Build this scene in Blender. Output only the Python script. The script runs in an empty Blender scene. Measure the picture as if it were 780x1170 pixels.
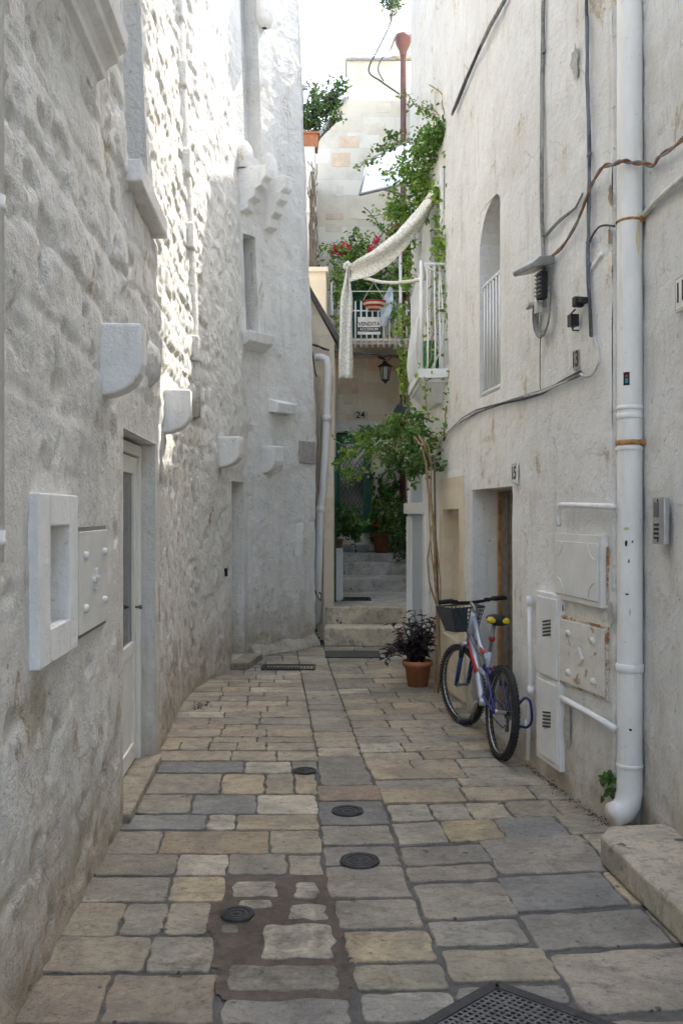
import bpy, math, random
import numpy as np
from mathutils import Vector, Matrix
random.seed(7); np.random.seed(7)
C = bpy.context.scene.collection
F = 1050.0; EYE = 1.7; CX = 390.0; CY = 585.0
R = math.radians

def P(px, py, D): return Vector(((px-CX)/F*D, D, EYE+(CY-py)/F*D))
def G(px, py):
    D = EYE*F/(py-CY); return ((px-CX)/F*D, D)
def GZ(px, py, z):
    D = (EYE-z)*F/(py-CY); return Vector(((px-CX)/F*D, D, z))

# ------------------------------------------------------------------ mesh builder
ORG = {}
class MB:
    def __init__(s): s.v=[]; s.f=[]; s.t=[]; s.tint=(1,1,1); s.m=[]; s.mi=0; s.sm=[]; s.smooth=False
    def add(s, vs, fs):
        n=len(s.v); s.v+= [tuple(x) for x in vs]; s.t+=[s.tint]*len(vs)
        for f in fs: s.f.append([i+n for i in f]); s.m.append(s.mi); s.sm.append(s.smooth)
    def box(s, c, d, rz=0, M=None):
        x,y,z=[k/2 for k in d]
        vs=[Vector((a*x,b*y,e*z)) for a in(-1,1) for b in(-1,1) for e in(-1,1)]
        if M is None: M=Matrix.Translation(Vector(c))@Matrix.Rotation(rz,4,'Z')
        else: M=M@Matrix.Translation(Vector(c))@Matrix.Rotation(rz,4,'Z')
        s.add([M@v for v in vs],[(0,1,3,2),(4,6,7,5),(0,4,5,1),(2,3,7,6),(0,2,6,4),(1,5,7,3)]); return s
    def b2(s, x0,x1,y0,y1,z0,z1):
        return s.box(((x0+x1)/2,(y0+y1)/2,(z0+z1)/2),(abs(x1-x0),abs(y1-y0),abs(z1-z0)))
    def tube(s, pts, r, n=8, cap=True):
        pts=[Vector(p) for p in pts]; k=len(pts); rs=r if isinstance(r,(list,tuple)) else [r]*k
        vs=[]; fs=[]; prev=None
        for i,p in enumerate(pts):
            t=(pts[min(i+1,k-1)]-pts[max(i-1,0)])
            if t.length<1e-9: t=Vector((0,0,1))
            t.normalize()
            if prev is None:
                a=Vector((0,0,1)) if abs(t.z)<.9 else Vector((1,0,0))
                u=t.cross(a).normalized()
            else:
                u=(prev-t*prev.dot(t))
                u = u.normalized() if u.length>1e-6 else t.orthogonal().normalized()
            prev=u; w=t.cross(u)
            for j in range(n):
                a=2*math.pi*j/n; vs.append(p+(u*math.cos(a)+w*math.sin(a))*rs[i])
        for i in range(k-1):
            for j in range(n):
                a=i*n+j; b=i*n+(j+1)%n; fs.append((a,b,b+n,a+n))
        if cap: fs.append(tuple(range(n))[::-1]); fs.append(tuple(range((k-1)*n,k*n)))
        o=s.smooth; s.smooth=True; s.add(vs,fs); s.smooth=o; return s
    def lathe(s, prof, c, n=20, M=None, smooth=True):
        vs=[];fs=[]
        for (r,z) in prof:
            for j in range(n):
                a=2*math.pi*j/n; vs.append(Vector((r*math.cos(a),r*math.sin(a),z)))
        T=Matrix.Translation(Vector(c)); T = T if M is None else T@M
        for i in range(len(prof)-1):
            for j in range(n):
                a=i*n+j;b=i*n+(j+1)%n; fs.append((a,b,b+n,a+n))
        o=s.smooth; s.smooth=smooth; s.add([T@v for v in vs],fs); s.smooth=o; return s
    def prism(s, poly, vec):
        k=len(poly); vec=Vector(vec); a=[Vector(p) for p in poly]
        s.add(a+[p+vec for p in a],[tuple(range(k))[::-1],tuple(range(k,2*k))]+[(i,(i+1)%k,(i+1)%k+k,i+k) for i in range(k)]); return s
    def build(s, name, mat, parent=None, bevel=0, base=None, seg=2, solid=0, sub=0, fixn=True):
        if parent is not None: org=ORG[parent.name]
        elif base is not None: org=Vector(base)
        else:
            a=np.array(s.v); org=Vector(((a[:,0].min()+a[:,0].max())/2,(a[:,1].min()+a[:,1].max())/2,a[:,2].min()))
        me=bpy.data.meshes.new(name); me.from_pydata([(x-org.x,y-org.y,z-org.z) for x,y,z in s.v],[],s.f)
        mats = mat if isinstance(mat,(list,tuple)) else [mat]
        for m in mats: me.materials.append(m)
        me.polygons.foreach_set('material_index', s.m)
        me.polygons.foreach_set('use_smooth', s.sm)
        at=me.color_attributes.new('tint','FLOAT_COLOR','POINT')
        at.data.foreach_set('color', np.array([tuple(t)+(1,) for t in s.t],dtype=np.float32).ravel())
        me.validate(); me.update()
        if fixn:
            import bmesh
            bm=bmesh.new(); bm.from_mesh(me); bmesh.ops.recalc_face_normals(bm,faces=bm.faces); bm.to_mesh(me); bm.free()
        o=bpy.data.objects.new(name,me); C.objects.link(o)
        if parent is not None: o.parent=parent
        else: o.location=org
        ORG[o.name]=org
        if solid:
            md=o.modifiers.new('s','SOLIDIFY'); md.thickness=solid; md.offset=0
        if bevel:
            md=o.modifiers.new('b','BEVEL'); md.width=bevel; md.segments=seg; md.limit_method='ANGLE'; md.angle_limit=R(35)
        if sub:
            md=o.modifiers.new('u','SUBSURF'); md.levels=sub; md.render_levels=sub
        return o

def thing(name, label, cat, loc=(0,0,0), group=None):
    o=bpy.data.objects.new(name,None); C.objects.link(o); o.location=loc; ORG[o.name]=Vector(loc)
    o['label']=label; o['category']=cat
    if group: o['group']=group
    return o
def tag(o,label,cat,group=None,kind=None):
    o['label']=label; o['category']=cat
    if group: o['group']=group
    if kind: o['kind']=kind
    return o
def struct(o): o['kind']='structure'; return o

def text(s, M, size, mat, parent, name='lettering', xs=1.0, ext=.0008, bold=0):
    cu=bpy.data.curves.new(name,'FONT'); cu.body=s; cu.size=size; cu.extrude=ext; cu.align_x='CENTER'; cu.align_y='CENTER'; cu.offset=bold
    t_=bpy.data.objects.new('tmp',cu); C.objects.link(t_); bpy.context.view_layer.update()
    me=bpy.data.meshes.new_from_object(t_.evaluated_get(bpy.context.evaluated_depsgraph_get())); bpy.data.objects.remove(t_)
    me.materials.clear(); me.materials.append(mat)
    o=bpy.data.objects.new(name,me); C.objects.link(o); o.parent=parent
    M=Matrix.Translation(-ORG[parent.name])@M
    o.matrix_local=M@Matrix.Diagonal((xs,1,1,1)); return o

# ------------------------------------------------------------------ numpy noise
def vnoise(x,y,seed=0):
    xi=np.floor(x).astype(np.int64); yi=np.floor(y).astype(np.int64); xf=x-xi; yf=y-yi
    def h(a,b):
        n=(a*374761393+b*668265263+seed*1442695041)&0x7fffffff
        n=((n^(n>>13))*1274126177)&0x7fffffff
        return ((n^(n>>16))&0xffff)/65535.0
    u=xf*xf*(3-2*xf); v=yf*yf*(3-2*yf)
    return (h(xi,yi)*(1-u)+h(xi+1,yi)*u)*(1-v)+(h(xi,yi+1)*(1-u)+h(xi+1,yi+1)*u)*v
def fbm(x,y,o=4,seed=0):
    s=0;a=.5;t=0
    for i in range(o): s=s+a*vnoise(x*2**i,y*2**i,seed+i*17); t+=a; a*=.5
    return s/t-.5
def h2(a,b,seed=0):
    a=a.astype(np.int64) if hasattr(a,'astype') else a; b=b.astype(np.int64) if hasattr(b,'astype') else b
    n=(a*374761393+b*668265263+seed*1442695041)&0x7fffffff
    n=((n^(n>>13))*1274126177)&0x7fffffff
    return ((n^(n>>16))&0xffff)/65535.0
def blocks(u,z,w,h,seed,joint=.03,jit=.35):
    """rounded coursed stones: returns pillow height 0..1 and a random value per stone"""
    u=u+.06*fbm(u*3,z*3,2,seed)*2; z=z+.05*fbm(u*2.5+9,z*2.5,2,seed+3)*2
    row=np.floor(z/h); uu=u/w+h2(row,row*0,seed)*3; col=np.floor(uu)
    off=(h2(col,row,seed+5)-.5)*jit; fu=uu-col
    dx=np.minimum(fu,1-fu)*w; dz=(z/h-row); dz=np.minimum(dz,1-dz)*h
    d=np.minimum(dx,dz)
    return np.clip(d/joint,0,1)**.7, h2(col,row,seed+8)
def sm(a,b,x): t=np.clip((x-a)/(b-a),0,1); return t*t*(3-2*t)

# ------------------------------------------------------------------ materials
class NT:
    def __init__(s,name):
        s.m=bpy.data.materials.new(name); s.m.use_nodes=True; s.t=s.m.node_tree; s.n=s.t.nodes; s.l=s.t.links
        s.b=s.n['Principled BSDF']
    def node(s,typ,**k):
        n=s.n.new(typ)
        for a,b in k.items():
            if hasattr(n,a) and a not in n.inputs: setattr(n,a,b)
            else: n.inputs[a].default_value=b
        return n
    def L(s,a,b): s.l.new(a,b)
    def coord(s,scale=(1,1,1),kind='Object'):
        tc=s.n.new('ShaderNodeTexCoord'); mp=s.n.new('ShaderNodeMapping'); mp.inputs['Scale'].default_value=scale
        s.L(tc.outputs[kind],mp.inputs[0]); return mp.outputs[0]
    def noise(s,co,sc,det=4,rough=.55,dist=0):
        n=s.n.new('ShaderNodeTexNoise'); n.inputs['Scale'].default_value=sc; n.inputs['Detail'].default_value=det
        n.inputs['Roughness'].default_value=rough; n.inputs['Distortion'].default_value=dist; s.L(co,n.inputs['Vector']); return n.outputs['Fac']
    def ramp(s,f,a,b,c0=(0,0,0,1),c1=(1,1,1,1)):
        r=s.n.new('ShaderNodeValToRGB'); r.color_ramp.elements[0].position=a; r.color_ramp.elements[1].position=b
        r.color_ramp.elements[0].color=c0; r.color_ramp.elements[1].color=c1; s.L(f,r.inputs[0]); return r.outputs[0]
    def mix(s,f,a,b,typ='MIX'):
        m=s.n.new('ShaderNodeMixRGB'); m.blend_type=typ
        for i,x in enumerate((f,a,b)):
            if isinstance(x,(int,float)): m.inputs[i].default_value=x if i==0 else (x,x,x,1)
            elif isinstance(x,tuple): m.inputs[i].default_value=x if len(x)==4 else x+(1,)
            else: s.L(x,m.inputs[i])
        return m.outputs[0]
    def math(s,op,a,b=0):
        m=s.n.new('ShaderNodeMath'); m.operation=op
        for i,x in enumerate((a,b)):
            if isinstance(x,(int,float)): m.inputs[i].default_value=x
            else: s.L(x,m.inputs[i])
        return m.outputs[0]
    def bump(s,h,st,dist=.02,prev=None):
        b=s.n.new('ShaderNodeBump'); b.inputs['Strength'].default_value=st; b.inputs['Distance'].default_value=dist
        s.L(h,b.inputs['Height'])
        if prev is not None: s.L(prev,b.inputs['Normal'])
        return b.outputs[0]
    def fin(s,col,rough=.8,normal=None,metal=0,spec=.3):
        if isinstance(col,tuple): s.b.inputs['Base Color'].default_value=col if len(col)==4 else col+(1,)
        else: s.L(col,s.b.inputs['Base Color'])
        if isinstance(rough,(int,float)): s.b.inputs['Roughness'].default_value=rough
        else: s.L(rough,s.b.inputs['Roughness'])
        s.b.inputs['Metallic'].default_value=metal; s.b.inputs['Specular IOR Level'].default_value=spec
        if normal is not None: s.L(normal,s.b.inputs['Normal'])
        return s.m

def whitewash(name, base, dirt, flake, thr=.62, low=1.0, bump=.5, grime=.3, fs=2.2, cracks=0, spots=(), org=(0,0,0)):
    t=NT(name); co=t.coord()
    big=t.noise(co,1.1,5,.6); med=t.noise(co,5,7,.7); fine=t.noise(co,34,6,.75); grit=t.noise(co,110,3,.6)
    col=t.mix(t.ramp(big,.35,.65),tuple(c*.91 for c in base),base)
    col=t.mix(t.math('MULTIPLY',t.ramp(med,.46,.66),grime),col,dirt)
    col=t.mix(t.math('MULTIPLY',t.ramp(fine,.50,.66),.12),col,tuple(c*.62 for c in base))
    cs=t.coord((1,1,.6)); fl=t.noise(cs,fs,9,.75,.5)
    fm=t.ramp(fl,thr,thr+.03)
    halo=t.ramp(fl,thr-.09,thr+.01)
    col=t.mix(t.math('MULTIPLY',halo,.30),col,t.mix(.5,dirt,flake))
    fcol=t.mix(t.ramp(fine,.35,.65),tuple(c*.6 for c in flake),tuple(min(1,c*1.25) for c in flake))
    col=t.mix(t.math('MULTIPLY',fm,.85),col,fcol)
    for (x,y,z,r) in spots:   # individual bare patches where the limewash has come off
        v=t.n.new('ShaderNodeVectorMath'); v.operation='DISTANCE'; t.L(co,v.inputs[0]); v.inputs[1].default_value=(x-org[0],y-org[1],z-org[2])
        d=t.math('ADD',t.math('DIVIDE',v.outputs['Value'],r),t.math('MULTIPLY',t.math('SUBTRACT',t.noise(co,6,7,.7),.5),3.2))
        mk=t.ramp(d,.35,1.05,(1,1,1,1),(0,0,0,1)); col=t.mix(t.math('MULTIPLY',mk,.62),col,t.mix(t.ramp(fine,.35,.65),tuple(c*.6 for c in flake),tuple(c*1.15 for c in flake)))
    ta=t.n.new('ShaderNodeAttribute'); ta.attribute_name='tint'   # colour turns darker in the hollows of the relief
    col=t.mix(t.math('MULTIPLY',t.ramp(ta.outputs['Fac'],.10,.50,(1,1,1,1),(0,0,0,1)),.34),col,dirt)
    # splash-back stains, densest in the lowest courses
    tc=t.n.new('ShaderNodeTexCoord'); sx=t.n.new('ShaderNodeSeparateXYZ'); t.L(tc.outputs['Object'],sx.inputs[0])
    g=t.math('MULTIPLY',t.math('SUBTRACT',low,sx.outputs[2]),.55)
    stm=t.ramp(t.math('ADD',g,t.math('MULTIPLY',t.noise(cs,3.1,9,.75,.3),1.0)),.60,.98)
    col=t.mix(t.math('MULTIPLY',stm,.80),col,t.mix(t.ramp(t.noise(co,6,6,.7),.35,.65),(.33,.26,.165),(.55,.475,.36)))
    cv=t.coord((9,9,.7)); rn=t.ramp(t.noise(cv,1.3,6,.65),.54,.72)
    col=t.mix(t.math('MULTIPLY',rn,.32),col,(.40,.34,.25))
    sp=t.ramp(t.noise(co,22,4,.6),.66,.70)
    col=t.mix(t.math('MULTIPLY',sp,.55),col,(.33,.26,.17))
    n=t.bump(med,min(1,bump*1.1),.06); n=t.bump(fine,min(1,bump*1.1),.016,n); n=t.bump(grit,bump*.5,.004,n); n=t.bump(fm,-.8,.01,n)
    if cracks:
        vo=t.n.new('ShaderNodeTexVoronoi'); vo.feature='DISTANCE_TO_EDGE'; vo.inputs['Scale'].default_value=1.3
        nv=t.n.new('ShaderNodeTexNoise'); nv.inputs['Scale'].default_value=3; nv.inputs['Detail'].default_value=5; t.L(co,nv.inputs['Vector'])
        t.L(t.mix(.3,co,nv.outputs['Color']),vo.inputs['Vector'])
        cm=t.ramp(vo.outputs[0],0,.008,(1,1,1,1),(0,0,0,1)); cm2=t.math('MULTIPLY',cm,t.ramp(t.noise(co,2.3,3),.55,.62))
        col=t.mix(t.math('MULTIPLY',cm2,.45),col,(.3,.27,.22)); n=t.bump(cm2,-.4,.005,n)
    return t.fin(col,.88,n,spec=.2)
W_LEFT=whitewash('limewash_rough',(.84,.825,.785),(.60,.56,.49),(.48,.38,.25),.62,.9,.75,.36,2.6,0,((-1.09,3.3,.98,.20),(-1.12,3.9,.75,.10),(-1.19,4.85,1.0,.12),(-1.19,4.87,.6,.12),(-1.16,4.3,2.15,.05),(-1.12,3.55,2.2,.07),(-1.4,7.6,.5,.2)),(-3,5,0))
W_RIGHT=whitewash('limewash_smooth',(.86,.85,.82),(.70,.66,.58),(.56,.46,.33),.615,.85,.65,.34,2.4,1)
W_NEAR=whitewash('limewash_near',(.85,.845,.82),(.68,.65,.58),(.54,.45,.33),.64,.9,.8,.4,2.0,1)
W_PLAIN=whitewash('limewash_clean',(.85,.85,.83),(.62,.61,.58),(.5,.45,.38),.75,-.1,.28,.3)
W_TRIM=whitewash('limewash_trim',(.83,.82,.795),(.6,.57,.52),(.5,.45,.38),.72,-9,.36,.34)

def ashlar(name, bw=.62, bh=.30, base=(.60,.52,.41), sc=1.0, hi=(.66,.60,.50), org=.9):
    t=NT(name); tc=t.n.new('ShaderNodeTexCoord'); sx=t.n.new('ShaderNodeSeparateXYZ'); t.L(tc.outputs['Object'],sx.inputs[0])
    co=t.coord(); wob=t.math('MULTIPLY',t.math('SUBTRACT',t.noise(co,7,4,.6),.5),.035)
    cb=t.n.new('ShaderNodeCombineXYZ'); t.L(t.math('ADD',t.math('ADD',sx.outputs[0],sx.outputs[1]),wob),cb.inputs[0]); t.L(t.math('ADD',sx.outputs[2],wob),cb.inputs[1])
    br=t.n.new('ShaderNodeTexBrick'); t.L(cb.outputs[0],br.inputs['Vector'])
    br.inputs['Scale'].default_value=1; br.inputs['Brick Width'].default_value=bw; br.inputs['Row Height'].default_value=bh
    br.inputs['Mortar Size'].default_value=.006; br.inputs['Mortar Smooth'].default_value=.4; br.inputs['Bias'].default_value=0
    br.inputs['Color1'].default_value=(0,0,0,1); br.inputs['Color2'].default_value=(1,1,1,1); br.inputs['Mortar'].default_value=(.5,.5,.5,1)
    co=t.coord(); n1=t.noise(co,2.5,6,.65); n2=t.noise(co,14,6,.7)
    col=t.mix(t.ramp(br.outputs['Color'],.2,.8),base,hi)
    col=t.mix(t.math('MULTIPLY',t.math('MULTIPLY',t.ramp(br.outputs['Color'],.88,.90),t.ramp(n2,.3,.55)),org),col,(.62,.40,.24))
    col=t.mix(t.math('MULTIPLY',t.ramp(n1,.5,.75),.55),col,tuple(c*.72 for c in base))
    col=t.mix(t.math('MULTIPLY',t.ramp(n2,.58,.7),.3),col,(.36,.30,.23))
    col=t.mix(t.math('MULTIPLY',br.outputs['Fac'],.6),col,(.60,.56,.49))
    n=t.bump(br.outputs['Fac'],-.5,.006); n=t.bump(n2,.35,.01,n)
    return t.fin(col,.9,n,spec=.15)
ASH=ashlar('limestone_ashlar',.60,.29,hi=(.82,.76,.64),base=(.72,.63,.49),org=.0); ASH2=ashlar('limestone_aged',.5,.27,(.66,.57,.43),hi=(.74,.65,.51),org=.4)

def stone_var(name, scale=1, dark=.55):
    t=NT(name); a=t.n.new('ShaderNodeAttribute'); a.attribute_name='tint'; co=t.coord()
    n1=t.noise(co,3.2*scale,7,.7,.5); n2=t.noise(co,15*scale,8,.78,.2); n3=t.noise(co,62,5,.7); n4=t.noise(t.coord((1,2.5,1)),7*scale,7,.75,1.2)
    col=t.mix(t.math('MULTIPLY',t.ramp(n1,.43,.58),.75),a.outputs['Color'],t.mix(.6,a.outputs['Color'],(.13,.128,.12)))
    col=t.mix(t.math('MULTIPLY',t.ramp(n4,.52,.60),.42),col,(.13,.115,.095))
    col=t.mix(t.math('MULTIPLY',t.ramp(n1,.30,.44,(1,1,1,1),(0,0,0,1)),.35),col,(.42,.36,.26))
    col=t.mix(t.math('MULTIPLY',t.ramp(n2,.52,.66),.42),col,(.12,.105,.09))
    col=t.mix(t.math('MULTIPLY',t.ramp(n2,.34,.44,(1,1,1,1),(0,0,0,1)),.40),col,(.46,.43,.37))
    pit=t.ramp(t.noise(co,30,4,.6),.62,.66)
    col=t.mix(t.math('MULTIPLY',pit,.32),col,(.06,.052,.045))
    col=t.mix(t.math('MULTIPLY',t.ramp(t.noise(co,9,3,.5),.695,.715),.8),col,(.045,.04,.036))
    col=t.mix(t.math('MULTIPLY',t.ramp(n3,.54,.66),.35),col,(.07,.06,.05))
    n=t.bump(n1,.8,.03); n=t.bump(n2,.8,.018,n); n=t.bump(n3,.6,.005,n); n=t.bump(pit,-.7,.006,n)
    r=t.math('ADD',.42,t.math('MULTIPLY',n2,.45))
    return t.fin(col,r,n,spec=.4)
PAV=stone_var('paving_stone')
def simple(name,col,rough=.6,metal=0,bs=0,var=.12,sc=8,spec=.4,rust=0,rthr=.66):
    t=NT(name); co=t.coord(); n1=t.noise(co,sc,5,.6)
    c=t.mix(t.ramp(n1,.35,.7),tuple(x*(1-var) for x in col),tuple(min(1,x*(1+var)) for x in col))
    if rust:
        rm=t.ramp(t.noise(co,sc*.8+3,8,.75,.3),rthr,rthr+.05); c=t.mix(t.math('MULTIPLY',rm,rust),c,t.mix(n1,(.16,.06,.02),(.42,.2,.06)))
    n=t.bump(t.noise(co,sc*5,4),bs,.005) if bs else None
    return t.fin(c,rough,n,metal,spec)
MORTAR=NT('mortar'); _c=MORTAR.coord(); _n=MORTAR.noise(_c,20,6,.7); MORTAR=MORTAR.fin(MORTAR.mix(MORTAR.ramp(_n,.3,.7),(.06,.058,.055),(.14,.132,.12)),.85,MORTAR.bump(_n,.6,.01))
MUD=NT('red_dirt'); _c=MUD.coord(); _n=MUD.noise(_c,16,6,.7); MUD=MUD.fin(MUD.mix(MUD.ramp(_n,.3,.7),(.065,.052,.043),(.145,.115,.092)),.75,MUD.bump(_n,.7,.015))
t=NT('painted_pipe'); co=t.coord((1,1,.35)); n1=t.noise(co,7,6,.7); n2=t.noise(t.coord((12,12,.8)),1.2,5,.6)
c=t.mix(t.ramp(n1,.35,.65),(.70,.69,.66),(.80,.79,.76)); c=t.mix(t.math('MULTIPLY',t.ramp(n2,.55,.7),.28),c,(.5,.44,.33)); c=t.mix(t.math('MULTIPLY',t.ramp(t.noise(t.coord(),30,5,.7),.63,.68),.5),c,(.42,.36,.27))
PIPE=t.fin(c,t.math('ADD',.32,t.math('MULTIPLY',n1,.4)),t.bump(n1,.25,.004),spec=.4)
PAINT=simple('white_paint',(.78,.775,.75),.4,0,.15,.06,6,.5,.25,.72)
PANEL=simple('panel_paint',(.70,.695,.67),.45,0,.25,.07,5,.4,.35,.70)
RUSTY=simple('flaking_paint',(.66,.635,.58),.65,0,.6,.1,7,.3,.8,.585)
RUST=simple('rust',(.34,.17,.06),.8,0,.5,.4,20)
GREYM=simple('grey_metal',(.30,.30,.29),.4,.7,.1,.15,12)
ALU=simple('aluminium',(.45,.45,.46),.35,.8,0,.08,10)
DARKM=simple('dark_metal',(.035,.035,.036),.5,.4,.3,.3,20)
IRON=simple('cast_iron',(.040,.040,.041),.55,.3,.5,.35,30)
BLACK=simple('black_plastic',(.018,.018,.02),.45,0,0,.2,20)
RUBBER=simple('rubber',(.03,.029,.028),.8,0,.2,.3,20)
SILVER=simple('bike_silver',(.44,.48,.56),.3,.3,0,.05,10,.6)
REDP=simple('red_paint',(.45,.03,.03),.35); BLUEP=simple('blue_paint',(.045,.05,.19),.35,.2); YEL=simple('yellow_vinyl',(.65,.48,.02),.45)
NAVY=simple('navy_paint',(.02,.045,.13),.3,.2); BLUEC=simple('blue_cable',(.02,.035,.16),.4)
CABLEG=simple('grey_cable',(.23,.23,.22),.7,0,.3,.35,25); CABLED=simple('dark_cable',(.07,.07,.075),.6,0,.2,.3,25); CABLEB=simple('blue_grey_cable',(.13,.155,.19),.6,0,.2,.2,20)
CABLEW=simple('white_cable',(.56,.55,.51),.6,0,.2,.2,15); COPPER=simple('rusty_cable',(.26,.115,.05),.65,0,.2,.3,20)
TERRA=simple('terracotta',(.40,.155,.075),.75,0,.3,.18,9); TERRAD=simple('terracotta_old',(.27,.115,.06),.8,0,.3,.2,9)
BROWNP=simple('brown_pipe',(.16,.065,.05),.5,0,.1,.15,8); WOOD=simple('weathered_wood',(.15,.125,.10),.8,0,.4,.3,14); ORWOOD=simple('ochre_wood',(.42,.23,.09),.7,0,.4,.35,20)
VINEW=simple('vine_stem',(.36,.24,.13),.8,0,.4,.3,18); TWIG=simple('twig',(.14,.11,.08),.85,0,.4,.3,20)
GREEND=simple('green_door',(.012,.115,.065),.45); GREENG=simple('green_glass',(.01,.14,.045),.15); 
SOIL=simple('soil',(.05,.035,.025),.9); CLOTHW=simple('cotton_cord',(.74,.71,.62),.9,0,.8,.15,30); STUC=simple('blue_grey_panel',(.50,.55,.60),.6,0,.1,.05,5)
GREYST=simple('grey_stone_plaque',(.36,.34,.31),.85,0,.5,.2,18); INK=simple('sign_black',(.012,.012,.012),.5); TILE=simple('sign_tile',(.76,.75,.70),.4)
CREAM=simple('cream_frame',(.78,.765,.71),.45,0,.1,.04,6); PEAR=simple('intercom_metal',(.42,.42,.42),.4,.6,.1,.08,12)
GLASS=NT('window_glass'); GLASS=GLASS.fin((.05,.06,.06),.08,spec=.6)
GLC=NT('canopy_glass'); GLC.b.inputs['Transmission Weight'].default_value=.25; GLC=GLC.fin((.72,.80,.82),.15)
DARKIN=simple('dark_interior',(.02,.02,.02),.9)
def leafm(name,trans=.25,rough=.5):
    t=NT(name); a=t.n.new('ShaderNodeAttribute'); a.attribute_name='tint'
    t.b.inputs['Roughness'].default_value=rough; t.L(a.outputs['Color'],t.b.inputs['Base Color']); t.b.inputs['Specular IOR Level'].default_value=.35
    tr=t.n.new('ShaderNodeBsdfTranslucent'); t.L(a.outputs['Color'],tr.inputs[0]); mx=t.n.new('ShaderNodeMixShader'); mx.inputs[0].default_value=trans
    t.L(t.b.outputs[0],mx.inputs[1]); t.L(tr.outputs[0],mx.inputs[2]); t.L(mx.outputs[0],t.n['Material Output'].inputs[0]); return t.m
LEAF=leafm('leaf',.35)
WH=(.8,.79,.76)

# ------------------------------------------------------------------ wall curves
LP=[(-2.5,-.93),(0,-.985),(3.08,-1.085),(4.99,-1.19),(6.31,-1.265),(7.29,-1.345),(8.2,-1.41),(8.8,-1.41),(9.3,-1.33),(9.75,-1.225),(10.3,-1.14),(10.72,-1.09),(11.25,-.70),(11.72,-.335)]
RP=[(4.6,1.56),(4.98,1.47),(5.33,1.39),(5.8,1.315),(6.11,1.264),(6.55,1.217),(7.68,1.097),(8.87,.97),(9.6,.89),(10.5,.795)]
NP_=[(-2.5,1.66),(4.3,1.63),(4.98,1.62)]
def curve(pts):
    a=np.array(pts,float)
    def f(D): return np.interp(D,a[:,0],a[:,1])
    return f
LX=curve(LP); RX=curve(RP); NX=curve(NP_)
LEAN=.05
def lpos(D,z,off=0):
    X=float(LX(D)); d=.02; t=Vector((float(LX(D+d))-float(LX(D-d)),2*d,0)).normalized(); n=Vector((t.y,-t.x,0))
    p=Vector((X,D,z))+n*(off-LEAN*max(z-2.9,0)*.9); return p,n,t
def rpos(D,z,off=0,fn=None):
    fn=fn or RX; X=float(fn(D)); d=.02; t=Vector((float(fn(D+d))-float(fn(D-d)),2*d,0)).normalized(); n=Vector((-t.y,t.x,0))
    return Vector((X,D,z))+n*off,n,t
def solve(pos,px,py,lo,hi,off=0):
    best=None
    for i in range(600):
        D=lo+(hi-lo)*i/599; z=EYE+(CY-py)/F*D; p,n,t=pos(D,z,off); q=abs(p.x/p.y*F+CX-px)
        if best is None or q<best[0]: best=(q,D,z)
    return best[1],best[2]
def LW(px,py,off=0):
    D,z=solve(lpos,px,py,2.5,11.7,off); return D,z
def RW(px,py,off=0):
    D,z=solve(rpos,px,py,4.88,10.5,off); return D,z
def RWP(px,py,off=0.02):
    D,z=RW(px,py,off); return rpos(D,z,off)[0]
def NWP(px,py,off=0.02):
    f=lambda D,z,o: rpos(D,z,o,NX); D,z=solve(f,px,py,3.4,4.98,off); return f(D,z,off)[0]

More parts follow.
